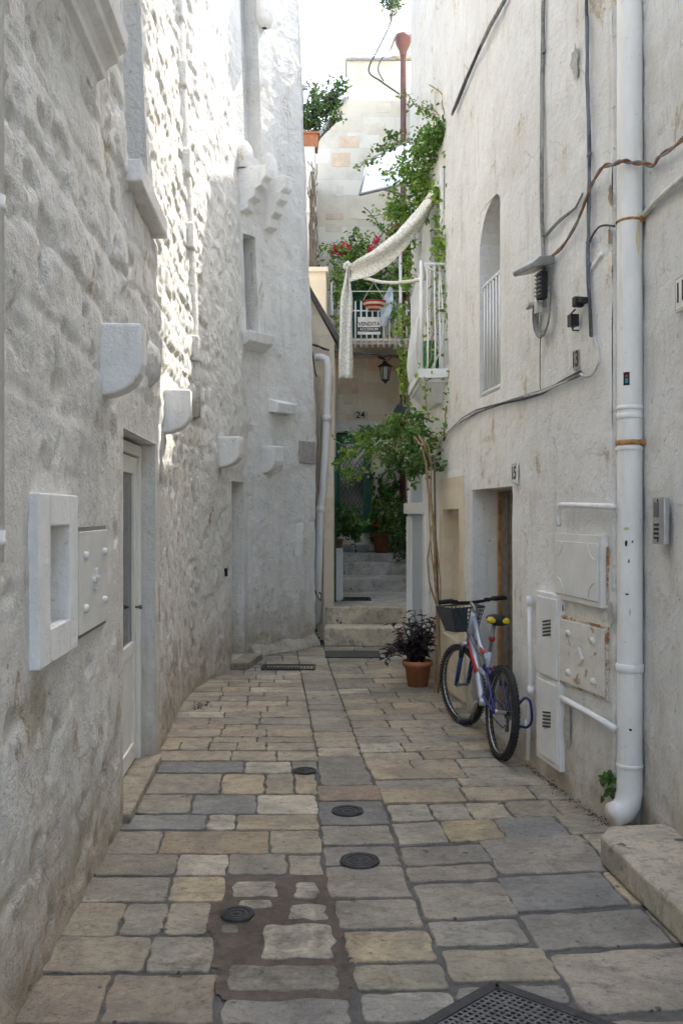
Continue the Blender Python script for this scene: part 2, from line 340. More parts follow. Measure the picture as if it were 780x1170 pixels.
def facade(mb, pos, D0, D1, z0, z1, dD, dz, opens, disp, fine=None):
    """opens: (Da,Db,za,zb,depth,material index of the back)"""
    def axis(a,b,step,brk):
        pts=sorted({a,b,*[x for x in brk if a<x<b]}); out=[]
        for i in range(len(pts)-1):
            n=max(1,int(round((pts[i+1]-pts[i])/step))); out+=list(np.linspace(pts[i],pts[i+1],n,endpoint=False))
        return out+[pts[-1]]
    Ds=axis(D0,D1,dD,[o[0] for o in opens]+[o[1] for o in opens]); zs=axis(z0,z1,dz,[o[2] for o in opens]+[o[3] for o in opens])
    A,B=np.meshgrid(Ds,zs,indexing='ij'); H=disp(A,B)
    for o in opens:   # calm the relief beside an opening
        dx=np.maximum(np.maximum(o[0]-A,A-o[1]),0); dzz=np.maximum(np.maximum(o[2]-B,B-o[3]),0); d=np.sqrt(dx*dx+dzz*dzz)
        H=H*(.25+.75*sm(0,.12,d))
    nz=len(zs); vs=[]
    for i,D in enumerate(Ds):
        p0,n,t=pos(D,0)
        for j,z in enumerate(zs):
            p,_,_=pos(D,z) if z>2.9 else (Vector((p0.x,p0.y,z)),0,0)
            vs.append(p+n*float(H[i,j]))
    fs=[]
    e=1e-6
    hole=np.zeros((len(Ds)-1,nz-1),bool)
    Dm=(np.array(Ds)[1:]+np.array(Ds)[:-1])/2; zm=(np.array(zs)[1:]+np.array(zs)[:-1])/2
    for o in opens: hole|=((Dm[:,None]>o[0])&(Dm[:,None]<o[1])&(zm[None]>o[2])&(zm[None]<o[3]))
    for i in range(len(Ds)-1):
        for j in range(nz-1):
            if not hole[i,j]: a=i*nz+j; fs.append((a,a+nz,a+nz+1,a+1))
    mb.smooth=True; mb.add(vs,fs); mb.smooth=False
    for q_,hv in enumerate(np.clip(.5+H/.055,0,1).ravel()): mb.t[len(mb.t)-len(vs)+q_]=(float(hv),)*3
    for o in opens:
        i0=min(range(len(Ds)),key=lambda k:abs(Ds[k]-o[0])); i1=min(range(len(Ds)),key=lambda k:abs(Ds[k]-o[1]))
        j0=min(range(nz),key=lambda k:abs(zs[k]-o[2])); j1=min(range(nz),key=lambda k:abs(zs[k]-o[3]))
        loop=[(i,j0) for i in range(i0,i1)]+[(i1,j) for j in range(j0,j1)]+[(i,j1) for i in range(i1,i0,-1)]+[(i0,j) for j in range(j1,j0,-1)]
        fr=[vs[i*nz+j] for i,j in loop]; bk=[]
        _,nn,_=pos((o[0]+o[1])/2,1)
        for (i,j) in loop:
            p,n,_=pos(Ds[i],zs[j]); bk.append(p-nn*o[4])
        k=len(loop); mb.mi=2 if o[5]==2 else 0; mb.add(fr+bk,[(q,(q+1)%k,(q+1)%k+k,q+k) for q in range(k)])
        mb.mi=o[5]; mb.add(bk,[tuple(range(k))]); mb.mi=0

# ================================================================== LEFT HOUSE
def ridge(x,y,o,seed): return -np.abs(fbm(x,y,o,seed))*2+.25
def dispL(D,z):
    near=1-sm(5.9,6.4,D); end=sm(10.6,10.8,D); doorz=(sm(4.75,4.95,D)*(1-sm(6.35,6.5,D)))*(1-sm(2.2,2.6,z))
    cal=sm(2.9,3.1,D)*(1-sm(4.7,4.8,D))*sm(.95,1.1,z)*(1-sm(1.8,1.95,z)); doorz=np.maximum(doorz,cal)
    up=sm(1.7,2.7,z)
    b1,r1=blocks(D,z,.58,.30,3,.04); b2,r2=blocks(D,z,.34,.21,11,.045)
    lump=fbm(D*3.2,z*3.2,4,5)*.04+ridge(D*7,z*6,4,9)*.009*(.6+.4*up)+fbm(D*16,z*14,3,12)*.012
    pits=sm(.10,.22,fbm(D*6,z*7,3,31))
    hn=b1*(.4+r1)*.017*(.15+.85*up)+lump-.020*pits
    hs=b2*(.3+r2*1.1)*.026*(.15+.85*up)+ridge(D*7,z*7,4,21)*.019+fbm(D*17,z*15,3,23)*.018-.022*sm(.08,.2,fbm(D*8,z*9,3,41))
    hs=hs*(.55+.45*sm(1.6,3.2,z))
    hc=fbm(D*4,z*4,4,51)*.04+ridge(D*8,z*7,4,53)*.014+fbm(D*18,z*16,3,55)*.016
    far=sm(9.1,9.5,D)
    h=near*hn+(1-near)*((1-far)*hs+far*(hc+fbm(D*11,z*10,3,61)*.03*sm(3,4,z)))
    he=fbm(D*7,z*7,4,71)*.026+fbm(D*1.5,z*1.5,2,75)*.03+fbm(D*18,z*16,3,77)*.010
    h=h*(1-end)+he*end
    return h*(1-doorz*.78)
WIN=(5.3,6.15,3.76,6.3); 
dnD,dnZ=(10.72,4.0)
opensL=[(3.36,3.66,1.275,1.65,.14,0),(5.02,6.23,.035,2.16,.18,0),(5.34,6.2,3.72,5.6,.24,0),
        (9.98,10.52,.08,2.04,.28,0),(10.735,10.91,3.82,4.98,.26,0),(10.80,11.05,5.95,8.3,.22,0)]
lh=thing('whitewashed_house','long rough whitewashed stone house with corbels and sunlit upper wall, left of the alley','house',(-3,5,0))
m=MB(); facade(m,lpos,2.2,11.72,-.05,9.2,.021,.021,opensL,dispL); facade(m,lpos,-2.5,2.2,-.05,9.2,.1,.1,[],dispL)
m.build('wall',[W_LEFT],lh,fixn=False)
# closing walls and roof behind the facade
m=MB(); top=[lpos(D,9.2)[0] for D in (-2.5,3,6.3,8.5,9.75,10.7,11.72)]; e0=lpos(11.72,0)[0]; e1=lpos(11.72,9.2)[0]
m.add([e0,e1,Vector((-2.2,12.1,9.2)),Vector((-2.2,12.1,0))],[(0,1,2,3)])
m.add([(-2.2,12.1,0),(-2.2,12.1,9.2),(-6,12.1,9.2),(-6,12.1,0)],[(0,1,2,3)])
s0=lpos(-2.5,0)[0]; s1=lpos(-2.5,9.2)[0]
m.add([s0,s1,(-6,-2.5,9.2),(-6,-2.5,0)],[(0,1,2,3)]); m.add([(-6,-2.5,0),(-6,-2.5,9.2),(-6,12.1,9.2),(-6,12.1,0)],[(0,1,2,3)])
m.build('side_wall',W_PLAIN,lh,fixn=False)
m=MB(); m.add(top+[Vector((-2.2,12.1,9.2)),Vector((-6,12.1,9.2)),Vector((-6,-2.5,9.2))],[tuple(range(len(top)+3))]); m.build('roof',W_TRIM,lh,fixn=False)

def LM(D,z):   # local frame on left wall: x along wall (away), y = outwards, z up
    p,n,t=lpos(D,z); M=Matrix(((t.x,n.x,0,p.x),(t.y,n.y,0,p.y),(t.z,n.z,1,p.z),(0,0,0,1))); return M
def RM(D,z,fn=None):
    p,n,t=rpos(D,z,0,fn); M=Matrix(((t.x,n.x,0,p.x),(t.y,n.y,0,p.y),(t.z,n.z,1,p.z),(0,0,0,1))); return M

# quarter round corbels
for i,(D,z1,z0,pr,w) in enumerate([(4.40,2.61,2.26,.20,.16),(6.62,2.59,2.27,.20,.17),(9.50,2.48,2.16,.235,.17),(10.92,2.48,2.16,.19,.18)]):
    M=LM(D,z0); h=z1-z0; m=MB()
    prof=[(-.05,h),(pr,h)]+[(pr,h*.45)]+[(pr*math.cos(a)*1.0,h*.45-h*.45*math.sin(a)) for a in [R(x) for x in (18,36,54,72,86)]]+[(-.05,0)]
    m.prism([M@Vector((0,y,z)) for y,z in prof],(M.to_3x3()@Vector((w,0,0))))
    m.build('corbel',W_TRIM,lh,bevel=.018,seg=3)
M=LM(5.9,2.65); m=MB(); m.smooth=True; m.lathe([(0.001,.08),(.1,.07),(.16,0),(.17,-.1)],(0,0,0),14,M@Matrix.Rotation(R(-90),4,'X')); m.build('plaster_boss',W_LEFT,lh)
# sloping ledge stub on the end section
D,z=LW(308,470); M=LM(D,z); m=MB(); m.prism([M@Vector(v) for v in [(0,-.05,0),(0,.13,-.02),(0,.15,.1),(0,-.05,.17)]],M.to_3x3()@Vector((.35,0,0))); m.build('ledge',W_TRIM,lh,bevel=.01)
# moulded cornice, window sill
m=MB(); prof=[(-.06,-.02),(.01,-.02),(.025,.03),(.06,.045),(.065,.075),(.085,.10),(.125,.125),(.13,.155),(.165,.18),(.17,.26),(-.06,.26)]
ks=np.linspace(2.2,4.42,6); rings=[]
for D in ks:
    M=LM(D,3.74); rings.append([M@Vector((0,a,b)) for a,b in prof])
n=len(prof); vs=[v for r_ in rings for v in r_]; fs=[(i*n+j,i*n+(j+1)%n,(i+1)*n+(j+1)%n,(i+1)*n+j) for i in range(len(ks)-1) for j in range(n)]+[tuple(range(n)),tuple(range((len(ks)-1)*n,len(ks)*n))]
m.add(vs,fs); m.build('cornice',W_TRIM,lh,bevel=.004)
w=m2=None
def left_window(D0,D1,z0,z1,dep,name='window'):
    c=(D0+D1)/2; M=LM(c,z0); L=(D1-D0); h=z1-z0; m=MB()
    for x in (-L/2+.03,L/2-.03): m.box((x,-dep+.03,h/2),(.06,.05,h),M=M)
    m.box((0,-dep+.03,h-.03),(L-.12,.05,.06),M=M); m.box((0,-dep+.03,.03),(L-.12,.05,.06),M=M); m.box((0,-dep+.03,h*.55),(L-.12,.045,.04),M=M)
    o=m.build(name,CREAM,lh,bevel=.004); g=MB(); g.box((0,-dep+.025,h/2),(L-.1,.01,h-.1),M=M); g.build('pane',GLASS if D0<9 else PANEL,o); return o
o=left_window(5.34,6.2,3.72,5.6,.23); M=LM(5.77,3.72); m=MB(); m.box((0,.02,-.075),(1.12,.17,.13),M=M); m.build('sill',W_TRIM,o,bevel=.012)
M=LM(10.82,3.8); m=MB(); m.box((0,-.235,.58),(.26,.02,1.15),M=M); o=m.build('window',simple('grey_shutter',(.50,.50,.49),.6,0,.2,.08,8),lh,bevel=.004)
M=LM(10.80,3.77); m=MB(); m.prism([M@Vector(v) for v in [(-.22,-.08,-.16),(-.22,.03,-.17),(-.22,.16,-.09),(-.22,.18,.02),(-.22,-.08,.05)]],M.to_3x3()@Vector((.44,0,0))); m.build('sill',W_TRIM,o,bevel=.012)
# stepped balcony brackets
for (px,py,w,pr,h) in ((273,190,.18,.36,.52),(300,203,.16,.34,.62)):
    D,z=LW(px,py); D=max(D,10.2) if px<280 else D; z=EYE+(CY-py)/F*D; M=LM(D,z); m=MB()
    prof=[(-.06,0),(pr,0),(pr,-h*.25),(pr*.86,-h*.33),(pr*.82,-h*.45),(pr*.6,-h*.52),(pr*.58,-h*.68),(pr*.36,-h*.76),(pr*.33,-h*.93),(0,-h),(-.06,-h)]
    m.prism([M@Vector((0,a,b)) for a,b in prof],M.to_3x3()@Vector((w,0,0))); m.build('stepped_bracket',W_TRIM,lh,bevel=.016,seg=3)
    m=MB(); m.smooth=True; m.lathe([(.001,.36),(.05,.33),(.10,.25),(.125,.1),(.12,0)],M@Vector((w/2,.03,.0)),12); m.build('plaster_boss',W_LEFT,lh)
D,z=LW(303,15); M=LM(11.1,z); m=MB(); m.smooth=True; m.lathe([(.001,.60),(.12,.58),(.12,.16),(.12,-.05),(.08,-.14),(.03,-.16)],M@Vector((0,.06,0)),14); m.build('plaster_boss',W_TRIM,lh)
# plastered chase with collars
fl=thing('plastered_drainpipe','whitewashed half-buried drainpipe with square collars on the sunlit left wall','drainpipe',lpos(8.75,2.2)[0])
m=MB(); m.tube([lpos(8.78+.03*math.sin(z*2),z,-.015)[0] for z in np.linspace(2.6,9.1,16)],.085,10); m.build('pipe',W_LEFT,fl)
for z in (3.25,4.32,5.02,5.85,6.5,7.15,7.9):
    M=LM(8.78,z); m=MB(); m.box((0,.0,0),(.25,.16,.24),M=M); m.build('collar',W_LEFT,fl,bevel=.02,seg=3)
# niche surround
m=MB(); M=LM(3.47,1.143)
m.prism([M@Vector((x,.0-.02,z)) for x,z in ((-.37,0),(.33,.0),(.33,.645),(-.39,.66))],M.to_3x3()@Vector((0,.075,0)))
sur=m
mm=MB(); d=.055
for (x0,x1,z0,z1) in ((-.255,-.11,0,.625),(.19,.32,0,.625),(-.11,.19,0,.13),(-.11,.19,.505,.625)):
    mm.box(((x0+x1)/2,-.012,(z0+z1)/2),(x1-x0,.10,z1-z0),M=M)
o=mm.build('niche_surround',W_PLAIN,lh,bevel=.006)
# left door
dr=thing('glazed_door','cream door with tall glass pane and small knob in the left wall','door',lpos(5.62,.05)[0])
M=LM(5.625,.05); L=1.19; h=2.09; y=-.125
m=MB()
for x in (-L/2+.035,L/2-.035): m.box((x,y,h/2),(.07,.07,h),M=M)
m.box((0,y,h-.035),(L-.14,.07,.07),M=M); m.build('door_frame',CREAM,dr,bevel=.004)
lf=MB(); y2=y-.01
for x0,x1,z0,z1 in ((-.52,-.42,.02,2.01),(.42,.52,.02,2.01),(-.42,.42,.02,.13),(-.42,.42,1.9,2.01),(-.42,.42,.72,.80)):
    lf.box(((x0+x1)/2,y2,(z0+z1)/2),(x1-x0,.045,z1-z0),M=M)
lf.box((0,y2,.425),(.84,.02,.59),M=M)
leaf=lf.build('door_leaf',CREAM,dr,bevel=.004)
m=MB(); m.box((0,y2,1.35),(.84,.01,1.10),M=M); m.build('pane',GLASS,leaf)
m=MB(); m.lathe([(.008,0),(.008,.025),(.015,.03),(.015,.045),(.001,.05)],M@Vector((.47,y2+.02,1.02)),12,(M.to_3x3()@Matrix.Rotation(R(-90),3,'X')).to_4x4()); m.build('knob',simple('brass',(.22,.17,.09),.35,.8),leaf)
m=MB(); m.box((0,-.095,-.03),(1.24,.27,.065),M=M); ts=m.build('threshold',stone_var('sill_stone'),lh,bevel=.01); 
for v in ts.data.color_attributes['tint'].data: v.color=(.42,.36,.27,1)
M=LM(10.25,.0); m=MB(); m.tint=(.38,.32,.24); m.box((0,.05,.035),(.72,.28,.08),M=M); m.build('threshold',ts.data.materials[0],lh,bevel=.01)
# far narrow door in left wall
M=LM(10.25,.08); fd=thing('narrow_door','narrow pale door deep in the left wall, beyond the corbels','door',lpos(10.25,.08)[0])
m=MB(); m.box((0,-.24,.98),(.52,.04,1.94),M=M); o=m.build('door_leaf',CREAM,fd,bevel=.004)
m=MB(); m.box((0,-.215,.5),(.34,.012,.7),M=M); m.box((0,-.215,1.4),(.34,.012,.8),M=M); m.build('door_panel',CREAM,o,bevel=.004)
# meter cover
mc=thing('meter_cover','pale grey metal meter cover with studs, right of the wall niche','utility cover',lpos(4.3,1.17)[0])
M=LM(4.19,1.17); m=MB(); m.box((0,.012,.225),(.60,.02,.44),M=M); cv=m.build('cover_plate',PANEL,mc,bevel=.003)
m=MB(); m.box((0,-.006,.225),(.64,.03,.48),M=M); m.build('frame',simple('frame_grey',(.22,.21,.19),.7),mc,bevel=.003)
m=MB(); m.box((0,.028,.225),(.10,.02,.022),M=M); 
m.box((0,.028,.225),(.022,.02,.10),M=M); m.build('latch',PANEL,mc,bevel=.003)
for x,z in ((-.2,.34),(.2,.34),(-.2,.11),(.2,.11)):
    m=MB(); m.lathe([(.02,0),(.018,.014),(.001,.016)],M@Vector((x,.022,z)),10,(M.to_3x3()@Matrix.Rotation(R(-90),3,'X')).to_4x4()); m.build('stud',PANEL,mc)
# plaque and patch on end section
D,z=LW(349,517); M=LM(D,z); m=MB(); m.box((0,.01,0),(.30,.04,.28),M=M); tag(m.build('wall_plaque',GREYST,None,bevel=.006),'small square grey stone plaque on the whitewashed end wall beside pipes','plaque')
D,z=LW(340,617); M=LM(D,z); m=MB(); m.box((0,.008,0),(.14,.03,.40),M=M); m.build('plaster_patch',W_TRIM,lh,bevel=.008)
# plaster foot along the end section
m=MB(); ks=np.linspace(10.75,11.72,10); rings=[]
for D in ks:
    M=LM(D,0); rings.append([M@Vector((0,a,b)) for a,b in ((-.05,0),(.10+.02*math.sin(D*9),0),(.07,.05),(.01,.13+.02*math.sin(D*13)),(-.05,.14))])
n=5; m.add([v for r_ in rings for v in r_],[(i*n+j,i*n+(j+1)%n,(i+1)*n+(j+1)%n,(i+1)*n+j) for i in range(9) for j in range(n)]+[tuple(range(n)),tuple(range(9*n,10*n))]); m.build('plaster_foot',W_LEFT,lh,bevel=.01)
# downpipe at the picture's left edge
dp=thing('ring_jointed_drainpipe','smooth pale drainpipe with ring joint nearest on the rough left wall','drainpipe',(-1.045,2.74,0))
m=MB(); m.tube([(-1.043,2.74,1.55),(-1.043,2.74,9)],.036,14); m.build('pipe',PIPE,dp)
for z in (1.6,2.6): m=MB(); m.tube([(-1.043,2.74,z),(-1.043,2.74,z+.018),(-1.043,2.74,z+.02),(-1.043,2.74,z+.045)],[.040,.042,.038,.041],14); m.build('collar',PIPE,dp)
# little doorbell left of narrow door
D,z=LW(257,654); M=LM(D,z); m=MB(); m.box((0,.012,0),(.03,.03,.085),M=M); tag(m.build('doorbell',BLACK,None,bevel=.003),'tiny dark doorbell left of the narrow far door','doorbell')

# ================================================================== RIGHT HOUSES
def dispR(D,z):
    h=fbm(D*2,z*2,4,101)*.03+fbm(D*8,z*8,3,105)*.010
    h+=-.012*sm(.12,.2,fbm(D*3,z*2.2,4,111)); return h
def dispN(D,z):
    b,r=blocks(D,z,.5,.36,121,.02); return fbm(D*2.5,z*2.5,4,123)*.04+fbm(D*10,z*10,3,125)*.014+b*.006
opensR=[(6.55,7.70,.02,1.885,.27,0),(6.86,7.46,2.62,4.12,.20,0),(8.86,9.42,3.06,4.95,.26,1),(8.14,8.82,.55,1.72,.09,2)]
RB=ashlar('blocked_stone',.42,.24,(.60,.52,.38),hi=(.68,.60,.46),org=.15)
rh=thing('plastered_house','white plastered house with doorway, barred window and balcony, right of the alley','house',(3,7.7,0))
m=MB(); facade(m,rpos,4.98,9.2,-.05,11.0,.035,.03,opensR[:2],dispR) if False else None
facade(m,rpos,4.98,10.5,-.05,7.75,.035,.032,opensR,dispR)
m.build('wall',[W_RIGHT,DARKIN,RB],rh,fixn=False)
m=MB(); facade(m,rpos,4.98,9.2,7.75,11.2,.12,.12,[],dispR)
def wq(m,a,b,z0,z1): m.add([(a[0],a[1],z0),(b[0],b[1],z0),(b[0],b[1],z1),(a[0],a[1],z1)],[(0,1,2,3)])
a=(float(RX(4.98)),4.98); b=(float(RX(9.2)),9.2); e=(float(RX(10.5)),10.5)
wq(m,a,(5,4.98),0,11.2); wq(m,b,(5,9.2),7.75,11.2); wq(m,e,(1.0,10.62),0,7.75); wq(m,(1.0,10.62),(5,10.62),0,7.75); wq(m,(5,10.62),(5,4.98),0,11.2)
m.build('side_wall',W_RIGHT,rh,fixn=False)
m=MB(); m.add([(a[0],a[1],11.2),(b[0],b[1],11.2),(5,9.2,11.2),(5,4.98,11.2)],[(0,1,2,3)]); m.build('roof',W_TRIM,rh,fixn=False); m=MB(); m.add([(b[0],b[1],7.75),(e[0],e[1],7.75),(1,10.62,7.75),(5,10.62,7.75),(5,9.2,7.75)],[(0,1,2,3,4)]); m.build('roof',W_TRIM,rh,fixn=False)
# exposed stone jamb round the walled-up doorway
m=MB()
for D0,D1,z0,z1,o_ in ((7.96,8.135,.05,2.02,.008),(8.825,8.95,.05,2.02,.008),(8.14,8.82,1.725,2.02,.008),(8.14,8.82,.04,.545,.008)):
    M=RM((D0+D1)/2,z0); m.box((0,o_-.02,(z1-z0)/2),(D1-D0,.05,z1-z0),M=M)
m.build('stone_jamb',RB,rh,bevel=.004)
# near-right house
nh=thing('corner_house','white plastered house wall with intercom, nearest on the right','house',(3,1.5,0))
npos=lambda D,z,off=0: rpos(D,z,off,NX)
m=MB(); facade(m,npos,2.6,4.985,-.05,5,.03,.03,[],dispN); facade(m,npos,-2.5,2.6,-.05,5,.15,.15,[],dispN); facade(m,npos,-2.5,4.985,5,9.5,.15,.15,[],dispN); m.build('wall',W_NEAR,nh,fixn=False)
m=MB(); wq(m,(1.66,-2.5),(5,-2.5),0,9.5); wq(m,(5,-2.5),(5,4.98),0,9.5); wq(m,(1.62,4.985),(5,4.985),9.4,9.5); m.build('side_wall',W_NEAR,nh,fixn=False)
m=MB(); m.add([(1.66,-2.5,9.5),(1.62,4.985,9.5),(5,4.985,9.5),(5,-2.5,9.5)],[(0,1,2,3)]); m.build('roof',W_TRIM,nh,fixn=False)
# step slab on the right
m=MB(); m.tint=(.58,.51,.39)
a=G(685,990); b=G(780,1082)
pl=[(1.245,4.42),(1.32,4.56),(1.66,4.60),(1.68,2.2),(1.47,2.2)]
m.prism([(x,y,.0) for x,y in pl],(0,0,.145)); m2=m.build('stone_step',stone_var('step_stone'),None,bevel=.022,seg=3)
tag(m2,'worn raised stone step with ochre edge against the near right wall','step')
# scars where the plaster has come off
def scar(px,py,w,h,mat,seed):
    rr_=random.Random(seed); m=MB(); k=26; pts=[]; q=1
    for i in range(k):
        a=2*math.pi*i/k; q=.5*q+.5*rr_.uniform(.35,1.45); pts.append(RWP(px+w*math.cos(a)*q,py+h*math.sin(a)*q,.0145))
    c_=sum(pts,Vector())/k; m.add(pts+[c_],[(i,(i+1)%k,k) for i in range(k)])
    m.build('plaster_scar',mat,rh,solid=.002)
SC1=simple('bare_mortar',(.44,.42,.38),.95,0,.9,.2,22); SC2=simple('brown_stain',(.36,.27,.18),.95,0,.9,.35,16); SC3=simple('ochre_scar',(.64,.57,.45),.95,0,.9,.25,12)
for i,a in enumerate(((656,70,4,20,SC1),(697,222,2.5,14,SC2),(697,300,3,12,SC3),(696,268,1.6,14,SC2),(697,702,4,15,SC1),(647,830,4,26,SC1),(634,800,2,26,SC2),(586,775,3,8,SC1),(641,695,3,5,SC2))): scar(*a,100+i)
# door 15
M=RM(7.125,.02); dd=thing('wooden_door','dark weathered door recessed in doorway number 15 behind the bicycle','door',rpos(7.12,.02,-.2)[0])
m=MB(); m.box((-.02,-.245,.93),(1.02,.04,1.84),M=M); lf=m.build('door_leaf',WOOD,dd,bevel=.004)
m=MB()
for x in (-.3,0,.28): m.box((x,-.222,.93),(.02,.012,1.8),M=M)
m.build('batten',WOOD,lf)
m=MB(); m.box((.53,-.235,.93),(.03,.06,1.84),M=M); m.build('door_frame',ORWOOD,dd,bevel=.004)
# barred slot window
M=RM(7.16,2.62); m=MB()
for x in np.linspace(-.27,.25,7): m.tube([M@Vector((x,-.03,.03)),M@Vector((x,-.03,.92))],.010,8)
for z in (.04,.90): m.tube([M@Vector((-.29,-.03,z)),M@Vector((.29,-.03,z))],.013,8)
wn=m.build('window_grille',PAINT,rh)
m=MB(); m.box((0,-.185,.70),(.5,.015,1.3),M=M); m.build('pane',simple('frosted',(.16,.165,.165),.25),wn)
# arch fillets at top of slot
m=MB(); 
for s_ in (-1,1):
    w_,h_=(.40,.34) if s_>0 else (.14,.12); cp=[(s_*.305,1.505)]+[(s_*(.30-w_*(1-math.cos(a))),1.50-h_+h_*.98*math.sin(a)) for a in np.linspace(0,math.pi/2,7)]
    m.prism([M@Vector((a,-.19,b)) for a,b in cp],M.to_3x3()@Vector((0,.188,0)))
m.build('arch_plaster',W_TRIM,rh)
# pilaster door-surround at the far end
ds=thing('pilaster_surround','white moulded pilaster doorway with blue-grey panel at far end of right house','doorway',rpos(9.95,0,0)[0])
M=RM(9.95,0); m=MB()
for x0,x1,z0,z1,y0,y1 in ((-.50,-.36,0,2.25,0,.05),(.36,.52,0,2.25,0,.05),(.40,.48,.1,1.65,.05,.07),(-.50,.54,1.68,1.80,.05,.09),(-.5,.54,2.25,2.33,0,.08)):
    m.box(((x0+x1)/2,(y0+y1)/2,(z0+z1)/2),(x1-x0,y1-y0,z1-z0),M=M)
m.build('pilaster',W_PLAIN,ds,bevel=.006)
m=MB(); m.box((0,.012,1.12),(.71,.02,2.22),M=M); m.build('door_panel',STUC,ds,bevel=.003)
# ---- balcony
bc=thing('iron_balcony','small white balcony with bowed iron railing on the right house','balcony',(.85,9.5,2.8))
bx=lambda D: float(RX(D))
XB=.725
def slabp(x,D0,D1): return [(x,D0),(x,D1),(bx(D1)+.05,D1),(bx(D0)+.05,D0)]
m=MB(); m.prism([(x,y,2.97) for x,y in slabp(XB,8.67,10.0)],(0,0,.085))
m.prism([(x,y,2.935) for x,y in slabp(XB+.03,8.71,9.97)],(0,0,.035))
m.add([(x,y,2.935) for x,y in slabp(XB+.045,8.74,9.95)]+[(x,y,2.76) for x,y in slabp(XB+.19,8.92,9.8)],[(0,1,2,3),(4,5,6,7),(0,1,5,4),(1,2,6,5),(2,3,7,6),(3,0,4,7)])
m.build('balcony_slab',W_PLAIN,bc,bevel=.014,seg=3)
def bel(x,y,dx,dy,k=1): return [(x,y,3.05),(x+dx*.03*k,y+dy*.05*k,3.12),(x+dx*.045*k,y+dy*.08*k,3.27),(x+dx*.03*k,y+dy*.06*k,3.45),(x,y,3.65),(x,y,4.04)]
m=MB()
for D in np.linspace(8.85,9.9,8): m.tube(bel(XB+.03,D,-1,0),.0085,6)
for s_ in (.085,.155,.20): m.tube(bel(XB+s_,8.70,0,-1),.0085,6)
m.tube([(XB+.03,8.70,4.05),(XB+.21,8.69,3.95),(XB+.235,8.67,3.5),(XB+.22,8.66,3.25),(XB+.13,8.68,3.06)],.009,6)
for z,r in ((4.05,.014),): m.tube([(bx(8.7)+.02,8.70,z),(XB+.03,8.70,z),(XB+.03,9.93,z),(bx(9.93)+.02,9.93,z)],r,8)
m.tube([(XB+.03,8.70,3.05),(XB+.03,8.70,4.08)],.019,8)
m.build('railing',PAINT,bc)
m=MB(); M=RM(8.82,3.06); m.box((0,.015,.98),(.07,.03,1.96),M=M); m.build('door_frame',W_PLAIN,bc,bevel=.004)
jc=(bx(9.0)-.10,8.9,3.058)
m=MB(); m.lathe([(.001,0),(.075,0),(.085,.03),(.09,.17),(.07,.22),(.062,.25),(.066,.29),(.06,.295),(.001,.295)],jc,20); tag(m.build('green_jug',GREENG,None),'green glazed jug standing on the small white balcony','jug')
# drainpipe, big
bp=thing('large_drainpipe','thick white drainpipe with rusty straps and curved foot between the right houses','drainpipe',(1.545,4.93,0))
X,Y,r=1.545,4.93,.067
pts=[(X,Y,11)]+[(X,Y,z) for z in (5,3,1,.30)]+[(X-.02*0-.0,Y,.2),(X-.012,Y-.004,.14),(X-.04,Y-.012,.10),(X-.08,Y-.022,.085),(X-.105,Y-.03,.083)]
m=MB(); m.tube(pts,[r]*5+[r*1.03,r*1.05,r*1.03,r,r*.98],24); m.build('pipe',PIPE,bp)
def ring(z,h,e,mat,name):
    m=MB(); m.tube([(X,Y,z-h/2),(X,Y,z-h/2+.004),(X,Y,z+h/2-.004),(X,Y,z+h/2)],[r+e*.3,r+e,r+e,r+e*.3],24); return m.build(name,mat,bp)
zz=lambda py: EYE+(CY-py)/F*(Y-.06)
for py in (465,878,512): ring(zz(py),.022,.005,PIPE,'collar')
ring(zz(765),.045,.007,PIPE,'collar')
ring(zz(468)-.03,.03,.004,PIPE,'collar')
for py in (249,505): 
    ring(zz(py),.014 if py<300 else .028,.006,simple('strap_rust',(.38,.19,.07),.7,0,.4,.5,30),'strap')
    m=MB(); m.box((X+.06,Y-.055,zz(py)),(.05,.015,.03)); m.build('strap_lug',RUST,bp,bevel=.003)
m=MB(); a0=math.atan2(-1,-.55)
for k,(z0,c) in enumerate(((0,INK),)):
    vs=[]
    for i in range(5):
        an=a0-.28+i*.12
        for q in (0,.07): vs.append((X+(r+.002)*math.cos(an),Y+(r+.002)*math.sin(an),zz(440)+q))
    m.add(vs,[(2*i,2*i+2,2*i+3,2*i+1) for i in range(4)])
st=m.build('sticker',INK,bp)
for k,(mt,q) in enumerate(((REDP,.043),(simple('sticker_green',(.03,.35,.12),.5),.025),(simple('sticker_blue',(.05,.2,.5),.5),.012))):
    m=MB(); vs=[]
    for i in range(3):
        an=a0-.12+i*.1
        for e in (0,.012): vs.append((X+(r+.0035)*math.cos(an),Y+(r+.0035)*math.sin(an),zz(440)+q+e))
    m.add(vs,[(2*i,2*i+2,2*i+3,2*i+1) for i in range(2)]); m.build('sticker_mark',mt,st)
for px_,py_,w_,h_,mt in ((708,621,.010,.022,INK),(715,619,.006,.010,INK),(711,641,.005,.016,INK),(709,679,.018,.007,INK),(713,834,.012,.010,INK),(708,604,.03,.010,simple('yellow_smear',(.62,.55,.25),.6)),(722,268,.018,.14,simple('rust_run',(.66,.56,.36),.5)),(712,700,.008,.03,simple('scuff',(.52,.5,.46),.7))):
    an=math.atan2(-1,-.55)+(px_-709)/14.5*1.0; m=MB(); rr_=random.Random(px_*py_); k=9; z0=zz(py_)
    pts=[(X+(r+.0012)*math.cos(an+w_/r*math.cos(2*math.pi*i/k)*rr_.uniform(.4,1)),Y+(r+.0012)*math.sin(an+w_/r*math.cos(2*math.pi*i/k)*.7),z0+h_*math.sin(2*math.pi*i/k)*rr_.uniform(.5,1)) for i in range(k)]
    m.add(pts+[(X+(r+.002)*math.cos(an),Y+(r+.002)*math.sin(an),z0)],[(i,(i+1)%k,k) for i in range(k)]); m.build('paint_mark',mt,bp)
